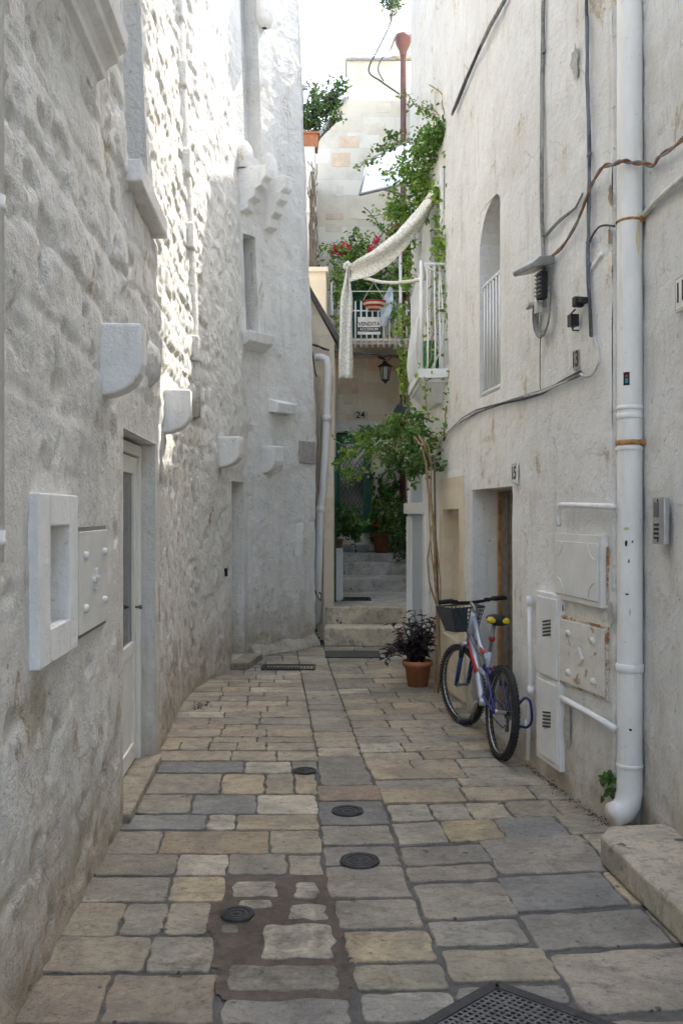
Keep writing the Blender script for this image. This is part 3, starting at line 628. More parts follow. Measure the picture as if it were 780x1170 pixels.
# intercom
def nframe(px,py):
    p=NWP(px,py,0); return RM(p.y,p.z,NX)
ic=nframe(765,595); it=thing('intercom','grey metal intercom panel with speaker window on the near right wall','intercom',ic.translation)
m=MB(); m.box((0,.045,0),(.16,.03,.235),M=ic); m.build('faceplate',PEAR,it,bevel=.006)
m=MB(); m.box((.02,.061,.055),(.06,.006,.075),M=ic); m.build('speaker_window',simple('ic_dark',(.12,.12,.12),.5),it,bevel=.002)
for k in range(4): m=MB(); m.box((.02,.061,-.02-.022*k),(.06,.006,.012),M=ic); m.build('call_button',DARKM,it,bevel=.001)
for k in (-.1,.1): m=MB(); m.lathe([(.006,0),(.006,.004),(.001,.005)],ic@Vector((0,.06,k)),8,(ic.to_3x3()@Matrix.Rotation(R(-90),3,'X')).to_4x4()); m.build('screw',DARKM,it)
# house numbers
def facing(M0,off):  # text frame on right walls
    t=M0.to_3x3()@Vector((-1,0,0)); up=Vector((0,0,1)); n=M0.to_3x3()@Vector((0,1,0)); p=M0@Vector((0,off,0))
    return Matrix(((t.x,up.x,n.x,p.x),(t.y,up.y,n.y,p.y),(t.z,up.z,n.z,p.z),(0,0,0,1)))
def number(s,M0,w,h,sz,label,tile=True,off=.02,xs=1,cat='house number'):
    o=thing('number_sign',label,cat,M0@Vector((0,0,-h/2)))
    m=MB(); m.box((0,off,0),(w,.012 if tile else .006,h),M=M0); m.build('tile',TILE if tile else W_RIGHT,o,bevel=.002)
    if tile:
        m=MB()
        for a,b,c,d in ((0,h/2-.008,w-.012,.004),(0,-h/2+.008,w-.012,.004),(w/2-.008,0,.004,h-.016),(-w/2+.008,0,.004,h-.016)): m.box((a,off+.006,b),(c,.002,d),M=M0)
        m.build('tile_border',simple('tile_line',(.35,.32,.24),.5),o)
    text(s,facing(M0,off+.008),sz,INK,o,xs=xs,bold=.003); return o
D,z=RW(591.5,541); number('15',RM(D,z),.125,.145,.125,'black 15 on a cream tile above the bicycle doorway',True,.022,.85)
D,z=RW(659,411); number('13',RM(D,z),.085,.11,.13,'black 13 painted on the wall under the blue-grey cable bundle',False,.006,.72)
M0=nframe(776,336); M0.translation=NWP(787,334,0); number('11',M0,.14,.165,.13,'black number on a cream tile cut off at the right edge',True,.035,.9)

# ---- meter cupboards on the right wall
def rbox(D0,D1,z0,z1,y0,y1,mb): 
    M=RM((D0+D1)/2,(z0+z1)/2); p0=rpos(D0,0)[0]; p1=rpos(D1,0)[0]; mb.box((0,(y0+y1)/2,0),((p1-p0).length,y1-y0,z1-z0),M=M)
def rspan(px0,px1,py,off=0): return RW(px1,py,off)[0],RW(px0,py,off)[0]
D0,D1=rspan(635,691,650,.02); zt=EYE+(CY-609)/F*D1; zb=EYE+(CY-689)/F*(D0+D1)/2
gp=thing('cream_meter_cupboard','flat cream cupboard door with curved corner mouldings under the horizontal pipe','cupboard',rpos(D0,zb)[0])
m=MB(); rbox(D0,D1,zb,zt,-.02,.022,m); m.build('frame',PANEL,gp,bevel=.003)
m=MB(); rbox(D0+.03,D1-.03,zb+.035,zt-.045,.022,.032,m); m.build('door_leaf',PANEL,gp,bevel=.003)
M=RM((D0+D1)/2,(zb+zt)/2); hw=(D1-D0)/2-.05; hh=(zt-zb)/2-.05
for sx in(-1,1):
    for sz in (-1,1):
        m=MB(); m.tube([M@Vector((sx*(hw-.085*math.cos(a)),.034,sz*(hh-.085*math.sin(a)))) for a in np.linspace(0,math.pi/2,7)],.003,5); m.build('corner_moulding',PANEL,gp)
m=MB(); rbox(D0-.012,D0-.006,zb+.02,zt-.06,.0,.014,m); m.build('hinge_edge',simple('rusty_edge',(.55,.48,.38),.8,0,.6,.2,14,.3,.95,.48),gp)
E0,E1=rspan(641,692,740,.02); yt=EYE+(CY-703)/F*E1; yb=EYE+(CY-790)/F*((E0+E1)/2)
gr_=thing('rusty_meter_cupboard','flaking white metal cupboard door with rusty rim, below the cream one','cupboard',rpos(E0,yb)[0])
m=MB(); rbox(E0,E1,yb,yt,-.02,.012,m); m.build('rim',simple('rusty_rim',(.62,.55,.45),.8,0,.8,.2,9,.3,.95,.5),gr_,bevel=.003)
m=MB(); rbox(E0+.018,E1-.018,yb+.018,yt-.018,.012,.022,m); m.build('door_leaf',RUSTY,gr_,bevel=.003)
M=RM((E0+E1)/2,(yb+yt)/2); m=MB(); m.prism([M@Vector((a,.022,b)) for a,b in ((-.045,-.01),(0,-.055),(.045,.01),(0,.055))],M.to_3x3()@Vector((0,.018,0))); m.build('latch',RUSTY,gr_,bevel=.005)
for a,b in ((-.15,.11),(.15,.11),(-.15,-.12),(.15,-.12)):
    m=MB(); m.lathe([(.022,0),(.02,.012),(.001,.014)],M@Vector((a,.022,b)),9,(M.to_3x3()@Matrix.Rotation(R(-90),3,'X')).to_4x4()); m.build('stud',RUSTY,gr_)
H0,H1=rspan(612,639,780,.03); ct=EYE+(CY-678)/F*H1; 
gc=thing('tall_meter_cupboard','tall grey-white utility cupboard with two slotted vents beside the bicycle lock pipe','cupboard',rpos(H0,.05)[0])
m=MB(); rbox(H0,H1,.12,ct+.02,-.02,.03,m); m.build('frame',W_TRIM,gc,bevel=.004)
mid=EYE+(CY-775)/F*((H0+H1)/2)
for z0,z1 in ((.16,mid-.02),(mid+.02,ct-.01)):
    m=MB(); rbox(H0+.03,H1-.04,z0,z1,.03,.042,m); lf=m.build('door_leaf',PANEL,gc,bevel=.003)
    zv=EYE+(CY-(719 if z0>.3 else 823))/F*((H0+H1)/2)
    M=RM((H0+H1)/2-.02,zv); m=MB()
    for i in range(5):
        z=-.045+.022*i
        m.prism([M@Vector((-.065,.0435,z+.018)),M@Vector((-.065,.0435,z+.028)),M@Vector((.065,.0435,z+.005)),M@Vector((.065,.0435,z-.005))],M.to_3x3()@Vector((0,.003,0)))
    m.build('vent',BLACK,lf)
# plaster base course
m=MB(); 
# small pipes
def wallpipe(name,label,pts,rad,mat,off,cat='pipe',n=10,joints=()):
    o=thing(name,label,cat,RWP(*pts[-1],off)); m=MB(); q=[RWP(a,b,off) for a,b in pts]; m.tube(q,rad,n); m.build('pipe',mat,o)
    for (a,b) in joints: c=RWP(a,b,off); m=MB(); m.lathe([(.001,-.03),(rad*1.5,-.03),(rad*1.6,0),(rad*1.5,.03),(.001,.03)],c,10); m.build('fitting',mat,o)
    return o
wallpipe('gas_pipe','short cream horizontal pipe with drooping end above the cream cupboard',[(703,579),(680,578),(650,577),(641,577),(638,580),(637,590),(638,600)],.017,PIPE,.05,joints=())
wallpipe('sloping_pipe','cream pipe slanting down towards the thick drainpipe below the rusty cupboard',[(641,797),(648,801),(675,816),(703,832)],.018,PIPE,.04)
wallpipe('vertical_pipe','thin vertical white pipe with fittings between doorway and tall cupboard',[(605,684),(605,740),(606,788),(604,800),(603,868)],.015,PIPE,.04,joints=((605,686),(606,789),(603,828)))
# ---- cables on the right wall
def cable(name,label,px,rad,mat,off=.02,strands=1,wob=.006,n=6,clips=(),cat='cable',fn=None):
    fn=fn or RWP
    o=thing(name,label,cat,fn(*px[-1],off)); 
    # densify
    base=[]; 
    for i in range(len(px)-1):
        k=max(2,int(math.dist(px[i],px[i+1])/14))
        for j in range(k): t=j/k; base.append((px[i][0]*(1-t)+px[i+1][0]*t,px[i][1]*(1-t)+px[i+1][1]*t))
    base.append(px[-1]); pts=[fn(a,b,off) for a,b in base]
    for s_ in range(strands):
        ph=random.random()*6; m=MB(); q=[]
        for i,p in enumerate(pts):
            a=ph+i*.55; q.append(p+Vector((-wob*.5*abs(math.sin(a*.7)),wob*math.sin(a+s_*2.1),wob*math.cos(a+s_*2.1))))
        m.tube(q,rad,n); m.build('strand',mat if not isinstance(mat,list) else mat[s_%len(mat)],o)
    for i in clips:
        p=fn(*i,off); m=MB(); m.box(p,(.02,.05,.02)); m.build('clip',mat if not isinstance(mat,list) else mat[0],o,bevel=.003)
    return o
cable('power_cable','long vertical grey cable running down the right wall to the ballast box',[(621,-60),(620,60),(619,140),(619,220),(620,270),(622,320),(622,350)],.013,[CABLEG,simple('cab2',(.33,.32,.3),.8)],.02,2,.007,clips=((620,268),(620,60)))
cable('cable_bundle','blue-grey cable bundle with black ties ending above number 13',[(670,-60),(671,60),(673,150),(673,200),(673,270),(672,300),(673,340),(676,385)],.009,[CABLEB,CABLED,CABLEB],.025,3,.009,clips=((673,177),(672,276),(672,303)))
cable('cable_loop','pale cable loop hanging beside the painted number 13',[(676,380),(679,388),(682,396),(684,405),(684,414),(681,423),(676,428),(670,430),(665,429),(660,426)],.006,CABLEW,.02,2,.004)
cable('long_wall_cable','grey cable sweeping along the right wall from the loop to the vine',[(664,426),(640,437),(618,448),(600,454),(575,461),(545,470),(528,479),(512,494),(507,502)],.010,[CABLEG,CABLEW,CABLED],.02,3,.009)
cable('drop_cable','thin dark wire hanging from the ballast box to the sweeping cable',[(618,360),(617,400),(617,440),(618,449)],.003,CABLED,.015,1,.004)
cable('slanting_cable','thick dark cable slanting down the upper right wall to the vine',[(590,-40),(577,0),(560,30),(548,55),(533,90),(522,118),(517,130)],.014,[CABLEG,CABLED],.03,2,.01)
cable('diagonal_cables','pair of pale cables slanting up from the vertical cable to the copper one',[(622,270),(640,252),(658,238),(666,222)],.006,CABLEG,.015,2,.008)
# copper coloured cable leaps in front of the drainpipe
def free_tube(name,label,pts,rad,mat,cat='cable',n=7,strands=1,wob=.0):
    o=thing(name,label,cat,pts[0]); P_=[Vector(p) for p in pts]; q=[]
    for i in range(len(P_)-1):
        p0=P_[max(i-1,0)];p1=P_[i];p2=P_[i+1];p3=P_[min(i+2,len(P_)-1)]
        for j in range(6):
            t=j/6; q.append(.5*((2*p1)+(p2-p0)*t+(2*p0-5*p1+4*p2-p3)*t*t+(3*p1-p0-3*p2+p3)*t**3))
    q.append(P_[-1])
    for s_ in range(strands):
        m=MB(); m.tube([p+Vector((0,wob*math.sin(i*.6+s_*2.2),wob*math.cos(i*.6+s_*2.2))) for i,p in enumerate(q)],rad,n); m.build('strand',mat if not isinstance(mat,list) else mat[s_%len(mat)],o)
    return o
free_tube('copper_cable','rust-coloured cable crossing in front of the thick drainpipe',[RWP(620,298,.03),RWP(640,284,.035),RWP(655,262,.04),RWP(668,230,.045),RWP(678,206,.06),RWP(690,192,.09),P(703,186,4.86),P(716,184,4.84),P(730,186,4.82),P(745,188,4.75),NWP(752,180,.05),NWP(770,166,.04),NWP(800,140,.04)],.007,[COPPER,CABLEG],n=7,strands=2,wob=.008)
free_tube('wall_conduit','pale painted conduit rising to the right edge behind the thick drainpipe',[P(734,247,4.9),NWP(742,238,.03),NWP(760,220,.03),NWP(800,186,.03)],.016,CABLEW)
free_tube('short_black_cable','short black cable bridging the cable bundle and thick drainpipe',[RWP(673,276,.03),RWP(680,264,.035),RWP(688,258,.04),P(702,258,4.93)],.006,CABLED)
# ballast box
D,z=RW(622,306); M=RM(D,z); bb=thing('lamp_ballast','old grey metal lamp bracket with coiled wires on the right wall','lamp bracket',M@Vector((0,0,-.3)))
m=MB(); m.prism([M@Vector(v) for v in ((.14,.02,.0),(.14,.16,-.03),(.14,.17,.0),(.14,.12,.045),(.14,.02,.05))],M.to_3x3()@Vector((-.36,0,-.03))); m.build('bracket_hood',GREYM,bb,bevel=.008)
m=MB(); m.box((-.10,.06,-.14),(.075,.05,.17),M=M)
m.build('ballast_body',DARKM,bb,bevel=.006)
m=MB()
for k in range(6): m.box((-.10,.088,-.07-.026*k),(.085,.012,.006),M=M)
m.build('cooling_fin',GREYM,bb)
m=MB()
for k in range(4):
    w_=.10+.012*k; m.tube([M@Vector((-.03+w_*math.cos(a)*1.05-.03,.03+.006*k,-.25+.17*math.sin(a)-.03*k*.4)) for a in np.linspace(R(20),R(-215),18)],.006,6)
m.build('coiled_wire',CABLEG,bb)
m=MB(); m.tube([M@Vector((.12,.04,-.22)),M@Vector((.10,.08,-.24)),M@Vector((.05,.08,-.22)),M@Vector((.02,.05,-.23))],.012,6); m.box((-.02,.05,-.26),(.05,.04,.07),M=M); m.build('wire_connector',CABLEW,bb)
# junction on bundle
D,z=RW(672,345); M=RM(D,z); jb=thing('cable_connector','black cable connectors clamped on the blue-grey cable bundle','connector',M@Vector((0,0,-.05)))
m=MB(); m.box((0,.05,.0),(.11,.05,.035),M=M); m.box((.01,.06,.0),(.04,.06,.06),M=M); m.build('clamp',DARKM,jb,bevel=.008)
m=MB(); m.box((.09,.05,-.09),(.05,.05,.07),M=M); m.tube([M@Vector((.06,.05,-.03)),M@Vector((.1,.07,-.06)),M@Vector((.07,.06,-.15)),M@Vector((.02,.05,-.16))],.006,6); m.build('plug',BLACK,jb,bevel=.006)
for px,py,w,h in ((684,298,.13,.025),):
    D,z=RW(px,py); M=RM(D,z); m=MB(); m.box((0,.012,0),(w,.02,h),M=M@Matrix.Rotation(R(25),4,'Y')); tag(m.build('cable_tray_stub',PAINT,None,bevel=.003),'short white metal strip fixed on the wall beside the cable bundle','bracket')

# ================================================================== GROUND
m=MB(); m.add([(-60,-40,-.06),(60,-40,-.06),(60,120,-.06),(-60,120,-.06)],[(0,1,2,3)]); struct(m.build('ground',MORTAR,None,base=(0,0,-.06),fixn=False))
m=MB(); m.add([(-1.9,-3,-.011),(2.4,-3,-.011),(2.4,12.3,-.011),(-1.9,12.3,-.011)],[(0,1,2,3)]); struct(m.build('mortar_bed',MORTAR,None,base=(0,5,-.011),fixn=False))
SL=-.078
PALE=[(.44,.375,.275),(.40,.35,.265),(.37,.335,.27),(.47,.41,.315),(.35,.32,.265),(.42,.37,.29),(.47,.39,.27),(.40,.34,.25)]
GREY=(.31,.285,.24); YELL=(.47,.39,.265); LITE=(.52,.475,.385); REDD=(.30,.22,.165); MIDG=(.36,.33,.27)
pav=MB()
def stone(c, tint=None, gap=None, h=None, rough=.009):
    if gap is None: gap=random.uniform(.002,.0065)
    """c: 4 world corners (TL far-left, TR, BR, BL)"""
    if tint is None: tint=random.choice(PALE)
    j=random.uniform(.86,1.12); pav.tint=tuple(min(1,x*j*q) for x,q in zip(tint,(1.03,1.0,.95)))
    h=random.uniform(-.004,.003) if h is None else h
    c=[Vector((x,y,0)) for x,y in c]; ctr=sum(c,Vector())/4
    pts=[]; rr=random.uniform(.010,.030); dens=1 if ctr.y<8 else 0
    for i in range(4):
        a=c[i]; p=c[i-1]; n=c[(i+1)%4]; e1=(p-a); e2=(n-a); l1=e1.length; l2=e2.length; e1/=l1; e2/=l2
        r_=min(rr*random.uniform(.6,1.6),l1*.3,l2*.3)
        a2=a+(e1+e2)*gap
        for t in (0,.5,1):
            q=a2+e1*(r_*(1-t)**2)+e2*(r_*t**2); pts.append(q)
        # points along edge
        k=int(l2/.06) if dens else int(l2/.15)
        nrm=Vector((-e2.y,e2.x,0))
        for s_ in range(1,k):
            q=a2+e2*(r_+(l2-2*gap-2*r_)*s_/k); pts.append(q+nrm*random.uniform(-rough,rough))
    k=len(pts); inner=[p+(ctr-p).normalized()*.007 for p in pts]
    z0,z1=-.013,h
    vs=[(p.x,p.y,z0) for p in pts]+[(p.x+(ctr.x-p.x)*.008,p.y+(ctr.y-p.y)*.008,z1-.004) for p in pts]+[(p.x,p.y,z1) for p in inner]
    pav.smooth=False
    pav.add(vs,[(i,(i+1)%k,(i+1)%k+k,i+k) for i in range(k)]); 
    n0=len(pav.v)-3*k
    for i in range(k): pav.f.append([n0+k+i,n0+k+(i+1)%k,n0+2*k+(i+1)%k,n0+2*k+i]); pav.m.append(0); pav.sm.append(True)
    pav.f.append([n0+2*k+i for i in range(k)]); pav.m.append(0); pav.sm.append(False)
def yD(y): return EYE*F/(y-CY)
def row(y0,y1,xs,tints=None,tilt=0,x0ref=None):
    Dt,Db=yD(y0),yD(y1); Dm=(Dt+Db)/2; ym=CY+EYE*F/Dm
    X=[(x-CX)/F*Dm for x in xs]; Xr=X[0] if x0ref is None else x0ref
    for i in range(len(X)-1):
        a,b=X[i],X[i+1]
        def cn(x,D): return (x+SL*(D-Dm),D+tilt*(x-Xr))
        t=None if tints is None else tints[i]
        if t=='skip': continue
        stone([cn(a,Dt),cn(b,Dt),cn(b,Db),cn(a,Db)],t)
def rnd_rows(Da,Db,fl,fr,hmin=.22,hmax=.30,wmin=.28,wmax=.62,tilt=0):
    D=Da
    while D>Db+.1:
        h=random.uniform(hmin,hmax); D2=max(D-h,Db)
        if D2-Db<.12: D2=Db
        xl,xr=fl((D+D2)/2),fr((D+D2)/2); x=xl; xs=[x]
        while x<xr-.01:
            w=random.uniform(wmin,wmax); x=x+w
            if xr-x<wmin*.7: x=xr
            xs.append(x)
        Dm=(D+D2)/2
        for i in range(len(xs)-1):
            a,b=xs[i],xs[i+1]; al=fl(D)-xl; bl=fl(D2)-xl; ar=fr(D)-xr; br=fr(D2)-xr
            fa=0 if i else 1; fb=1 if i==len(xs)-2 else 0
            pa=(al if fa else SL*(D-Dm)); pb=(ar if fb else SL*(D-Dm)); qa=(bl if fa else SL*(D2-Dm)); qb=(br if fb else SL*(D2-Dm))
            tt=random.random(); tint=None if tt<.66 else (GREY if tt<.74 else MIDG if tt<.86 else YELL if tt<.91 else LITE)
            ty=lambda x,y: y+tilt*(x-xl)
            stone([(a+pa,ty(a,D)),(b+pb,ty(b,D)),(b+qb,ty(b,D2)),(a+qa,ty(a,D2))],tint)
        D=D2
N_=None
LX0=lambda D: float(LX(D))-.03
AX=lambda D: .061-.0755*(D-3.216)
BX=lambda D: .39-.077*(D-3.306)
def BXc(D): return np.interp(D,[0,3.306,4.35,5.54,6.3,9.92,12],[.62,.39,.294,.237,.15,-.12,-.25])
def AXc(D): return np.interp(D,[0,3.216,4.31,5.41,6.38,9.55,12],[.28,.061,-.078,-.145,-.16,-.418,-.6])
# left band rows, traced
def lrow(y0,y1,xs,t): 
    Dm=(yD(y0)+yD(y1))/2; xl=CX+F*LX0(Dm)/Dm; row(y0,y1,[xl]+xs,t)
def ax(y): D=yD(y); return CX+F*AXc(D)/D
lrow(1170,1235,[110,250,410],[N_]*3)
lrow(1112,1169,[121,248],[(.33,.27,.2),(.32,.27,.21)])
lrow(1070,1111,[170,243],[N_,MIDG])
lrow(1031,1069,[139,190,240],[N_,MIDG,N_])
lrow(1001,1030,[193,257],[MIDG,YELL])
lrow(976,1000,[203,260,328,ax(988)],[(.3,.27,.22),LITE,GREY,MIDG])
lrow(949,975,[183,308,ax(962)],[MIDG,(.38,.31,.21),N_])
lrow(931,948,[237,269,ax(940)],[(.27,.27,.26),LITE,YELL])
lrow(908,930,[220,293,ax(919)],[N_,(.26,.26,.25),LITE])
lrow(884,907,[253,303,336,ax(895)],[(.37,.33,.27),N_,N_,YELL])
lrow(870,883,[279,333,ax(876)],[(.24,.245,.25),LITE,GREY])
lrow(858,869,[264,316,ax(863)],[N_]*3)
lrow(848,857,[206,239,271,304,ax(852)],[N_]*5)
rnd_rows(yD(848),-2.6+0*1,lambda D:LX0(D),AXc) if False else None
rnd_rows(11.75,yD(848),LX0,AXc,.16,.26,.22,.46)
rnd_rows(yD(1235),-2.6,LX0,AXc,.3,.42,.4,.8)
# dirt patch stones (traced)
def quad(px,tint): stone([G(a,b) for a,b in px],tint,gap=.004,rough=.016)
for x0,y0,x1,y1,t in ((264,1006,318,1025,(.60,.55,.44)),(270,1027,312,1037,(.5,.46,.38)),(334,1008,362,1027,(.42,.38,.32)),(327,1032,376,1051,(.46,.43,.36)),
    (297,1056,381,1096,(.58,.54,.44)),(250,1055,273,1066,(.25,.22,.19)),(263,1071,286,1096,(.22,.19,.17)),(258,1102,388,1133,GREY),(252,1141,402,1171,(.30,.29,.27))):
    quad([(x0+3,y0),(x1-1,y0),(x1+2,y1),(x0-1,y1)],t)
# middle band
def mrow(y0,y1,t,xs=None):
    Dm=(yD(y0)+yD(y1))/2; a=CX+F*AXc(Dm)/Dm; b=CX+F*BXc(Dm)/Dm
    if y0>1005: a=max(a,376)
    L_=[a]+(xs or [])+[b]; row(y0,y1,L_,t if isinstance(t,list) else [t]*(len(L_)-1),.04)
mrow(864,897,(.29,.27,.235)); mrow(898,915,REDD); mrow(916,943,(.20,.20,.195)); mrow(944,966,(.31,.28,.23)); mrow(967,989,(.30,.28,.25)); mrow(991,1026,(.35,.31,.26))
mrow(1028,1061,(.32,.29,.24)); mrow(1064,1099,YELL); mrow(1103,1132,(.35,.32,.25)); mrow(1135,1168,(.40,.38,.34)); mrow(1170,1235,N_)
rnd_rows(11.75,yD(864),AXc,BXc,.18,.30,.9,1.2); rnd_rows(yD(1235),-2.6,AXc,BXc,.3,.4,.5,.7)
# right band
WR=lambda D: 1.75 if D<4.9 else float(RX(D))+.03
def rrow(y0,y1,xs,t,tilt=.17):
    Dm=(yD(y0)+yD(y1))/2; b=CX+F*BXc(Dm)/Dm; row(y0,y1,[b+2]+xs,t,tilt,(b+2-CX)/F*Dm)
rrow(920,939,[493,537,583,640,700],[(.36,.33,.27),MIDG,N_,N_,N_],.10)
rrow(942,966,[508,574,650,745],[N_,(.46,.375,.23),(.26,.255,.25),N_],.17)
rrow(968,989,[560],[(.27,.25,.22)],.12); rrow(991,1008,[568],[(.33,.29,.235)],.12)
rrow(1011,1050,[585],[(.34,.31,.26)],.10); rrow(1053,1081,[600],[(.33,.31,.27)],.08); rrow(1085,1123,[634],[(.37,.33,.25)],.05)
rrow(1127,1150,[652],[(.28,.27,.25)],.05)
def crow(y0,y1,xs,t,tilt=.15):
    row(y0,y1,xs,t,tilt)
crow(957,999,[557,685,760],[(.33,.30,.26),N_],.10); crow(1003,1042,[577,708,780],[(.29,.285,.275),N_],.14); crow(1046,1086,[602,757,860],[(.31,.29,.26),N_],.12); crow(1090,1160,[644,830,1000],[(.38,.34,.28),N_],.12)
rnd_rows(10.6,yD(918),BXc,WR,.19,.29,.28,.62,.08)
rnd_rows(11.75,10.6,BXc,lambda D:1.1,.24,.32,.35,.6)
rnd_rows(yD(1160)-.03,-2.6,BXc,lambda D:1.75,.3,.45,.4,.8)
struct(pav.build('pavement',PAV,None,base=(0,5,0),fixn=False))
# dirt between stones
m=MB(); out=[(262,990),(300,988),(345,990),(378,1002),(384,1030),(392,1075),(403,1120),(398,1150),(330,1150),(262,1142),(242,1125),(247,1085),(236,1062),(240,1030),(252,1008)]
pts=[]
for i in range(len(out)):
    a=out[i]; b=out[(i+1)%len(out)]
    for j in range(5):
        t=j/5; x,y=G(a[0]*(1-t)+b[0]*t+random.uniform(-6,6),a[1]*(1-t)+b[1]*t+random.uniform(-4,4)); pts.append((x,y,-.004))
cx_=sum(p[0] for p in pts)/len(pts); cy_=sum(p[1] for p in pts)/len(pts)
m.add(pts+[(cx_,cy_,-.003)],[(i,(i+1)%len(pts),len(pts)) for i in range(len(pts))]); o=m.build('dirt',MUD,None,fixn=False); o['kind']='stuff'; o['label']='reddish brown dirt filling the joints around pale paving stones'; o['category']='dirt'

FILM=NT('dirt_film'); _c=FILM.coord(); _n=FILM.noise(_c,9,9,.78,.6); _a=FILM.n.new('ShaderNodeAttribute'); _a.attribute_name='tint'
_m=FILM.ramp(FILM.math('ADD',FILM.math('MULTIPLY',_a.outputs['Fac'],.34),_n),.74,.92); FILM.L(FILM.math('MULTIPLY',_m,.36),FILM.b.inputs['Alpha'])
FILM=FILM.fin(FILM.mix(FILM.ramp(FILM.noise(_c,40,5,.7),.35,.65),(.05,.038,.03),(.13,.10,.078)),.85)
m=MB(); cx2,cy2=G(318,1066); k=46; vs=[]
for i in range(k+1):
    for j in range(k+1):
        u=i/k*2-1; v=j/k*2-1; x=cx2+u*.62; y=cy2+v*.95; d=max(abs(u)**2.2,abs(v)**2.2)
        m.tint=(max(0,1-d),)*3; m.add([(x-.078*(y-cy2),y,.0048)],[])
m.f=[[i*(k+1)+j,(i+1)*(k+1)+j,(i+1)*(k+1)+j+1,i*(k+1)+j+1] for i in range(k) for j in range(k)]; m.m=[0]*len(m.f); m.sm=[False]*len(m.f)
o=m.build('dust_film',FILM,None,fixn=False); o['kind']='stuff'; o['label']='thin brown grime smeared over the stones round the near drain cover'; o['category']='grime'
# manhole covers
def cover(px,py,rw,label):
    x,y=G(px,py); r=rw*y/F
    o=thing('drain_cover',label,'drain cover',(x,y,0),'small round drain covers in the paving'); m=MB()
    m.lathe([(.001,.006),(r*.2,.006),(r*.22,.002),(r*.45,.002),(r*.47,.006),(r*.62,.006),(r*.64,.002),(r*.8,.002),(r*.82,.008),(r*.96,.008),(r*1.0,.002)],(x,y,.005),28); m.build('lid',IRON,o)
    m=MB(); m.lathe([(r*1.0,-.004),(r*1.01,.006),(r*1.12,.007),(r*1.15,-.004)],(x,y,.005),28); m.build('rim',IRON,o)
cover(271,1046,17,'round iron drain cover in the red-brown dirt patch'); cover(411,985,20,'round iron drain cover, middle one of the central paving strip')
cover(397,928,16,'round iron drain cover on grey slab beyond the middle cover'); cover(348,882,12,'smallest round iron drain cover on a dark stone near the left paving')
# big grate
c0=Vector((.552,3.285,0)); d1=Vector((-.729,-.684,0)); d2=Vector((.778,-.628,0)); S=.62
gt=thing('drain_grate','large dark iron grate set diagonally in the paving','drain grate',c0+(d1+d2)*S/2)
m=MB()
def bar(a,b,w,z0,z1,m):
    a=Vector(a);b=Vector(b);t=(b-a).normalized();n=Vector((-t.y,t.x,0))*w/2; m.prism([(a+n)+Vector((0,0,z0)),(b+n)+Vector((0,0,z0)),(b-n)+Vector((0,0,z0)),(a-n)+Vector((0,0,z0))],(0,0,z1-z0))
for a,b in ((c0,c0+d1*S),(c0+d1*S,c0+(d1+d2)*S),(c0+(d1+d2)*S,c0+d2*S),(c0+d2*S,c0)): bar(a,b,.045,-.01,.014,m)
m.build('frame',IRON,gt,bevel=.003)
m=MB(); k=26
for i in range(1,k):
    t=i/k; bar(c0+d1*S*t,c0+d1*S*t+d2*S,.009 if i%4 else .014,-.008,.010,m); bar(c0+d2*S*t,c0+d2*S*t+d1*S,.009 if i%4 else .014,-.009,.009,m)
m.build('grille',simple('worn_iron',(.12,.12,.12),.5,.5,.3,.3,20),gt)
m=MB(); m.prism([c0+Vector((0,0,.0015)),c0+d1*S+Vector((0,0,.0015)),c0+(d1+d2)*S+Vector((0,0,.0015)),c0+d2*S+Vector((0,0,.0015))],(0,0,.002)); m.build('grate_backing',DARKIN,gt)
# trench grates
def trench(p0,p1,dep,label,name='trench_grate',z=.004):
    x0,y0=p0;x1,_=p1; o=thing(name,label,'drain grate',((x0+x1)/2,y0,0)); m=MB()
    m.b2(x0,x1,y0,y0+.03,z-.01,z+.008); m.b2(x0,x1,y0+dep-.03,y0+dep,z-.01,z+.008); m.b2(x0,x0+.03,y0+.03,y0+dep-.03,z-.01,z+.008); m.b2(x1-.03,x1,y0+.03,y0+dep-.03,z-.01,z+.008); m.build('frame',IRON,o)
    m=MB(); k=int((x1-x0-.06)/.035)
    for i in range(k): x=x0+.035+i*(x1-x0-.07)/k; m.b2(x,x+.014,y0+.03,y0+dep-.03,z-.006,z+.006)
    m.build('bar_grille',IRON,o); m=MB(); m.b2(x0+.02,x1-.02,y0+.02,y0+dep-.02,z-.009,z-.006); m.build('grate_backing',DARKIN,o)
a=G(298,766); b=G(360,766); trench(a,b,.33,'dark trench grate across the paving before the left end wall')
m=MB(); a=G(371,752); b=G(435,752); m.b2(a[0],b[0],a[1],a[1]+.5,0,.012); tag(m.build('drain_slab',simple('dark_slab',(.06,.06,.06),.7,0,.4,.3,12),None,bevel=.004),'flat dark slab in the paving at the foot of the stone steps','drain cover')
# leaf litter at wall
m=MB()
for i in range(70):
    D=random.gauss(8.0,.07); x=float(LX(D))+.17+random.gauss(0,.045); z=random.uniform(.003,.025); a=random.random()*6; s_=random.uniform(.008,.022); m.tint=(.035,.028,.02)
    m.add([(x,D,z),(x+s_*math.cos(a),D+s_*math.sin(a),z+.006),(x+s_*1.4*math.cos(a+.6),D+s_*1.4*math.sin(a+.6),z)],[(0,1,2)])
o=m.build('leaf_litter',LEAF,None,fixn=False); tag(o,'small heap of dark dead leaves by the left wall foot','leaf litter',kind='stuff')

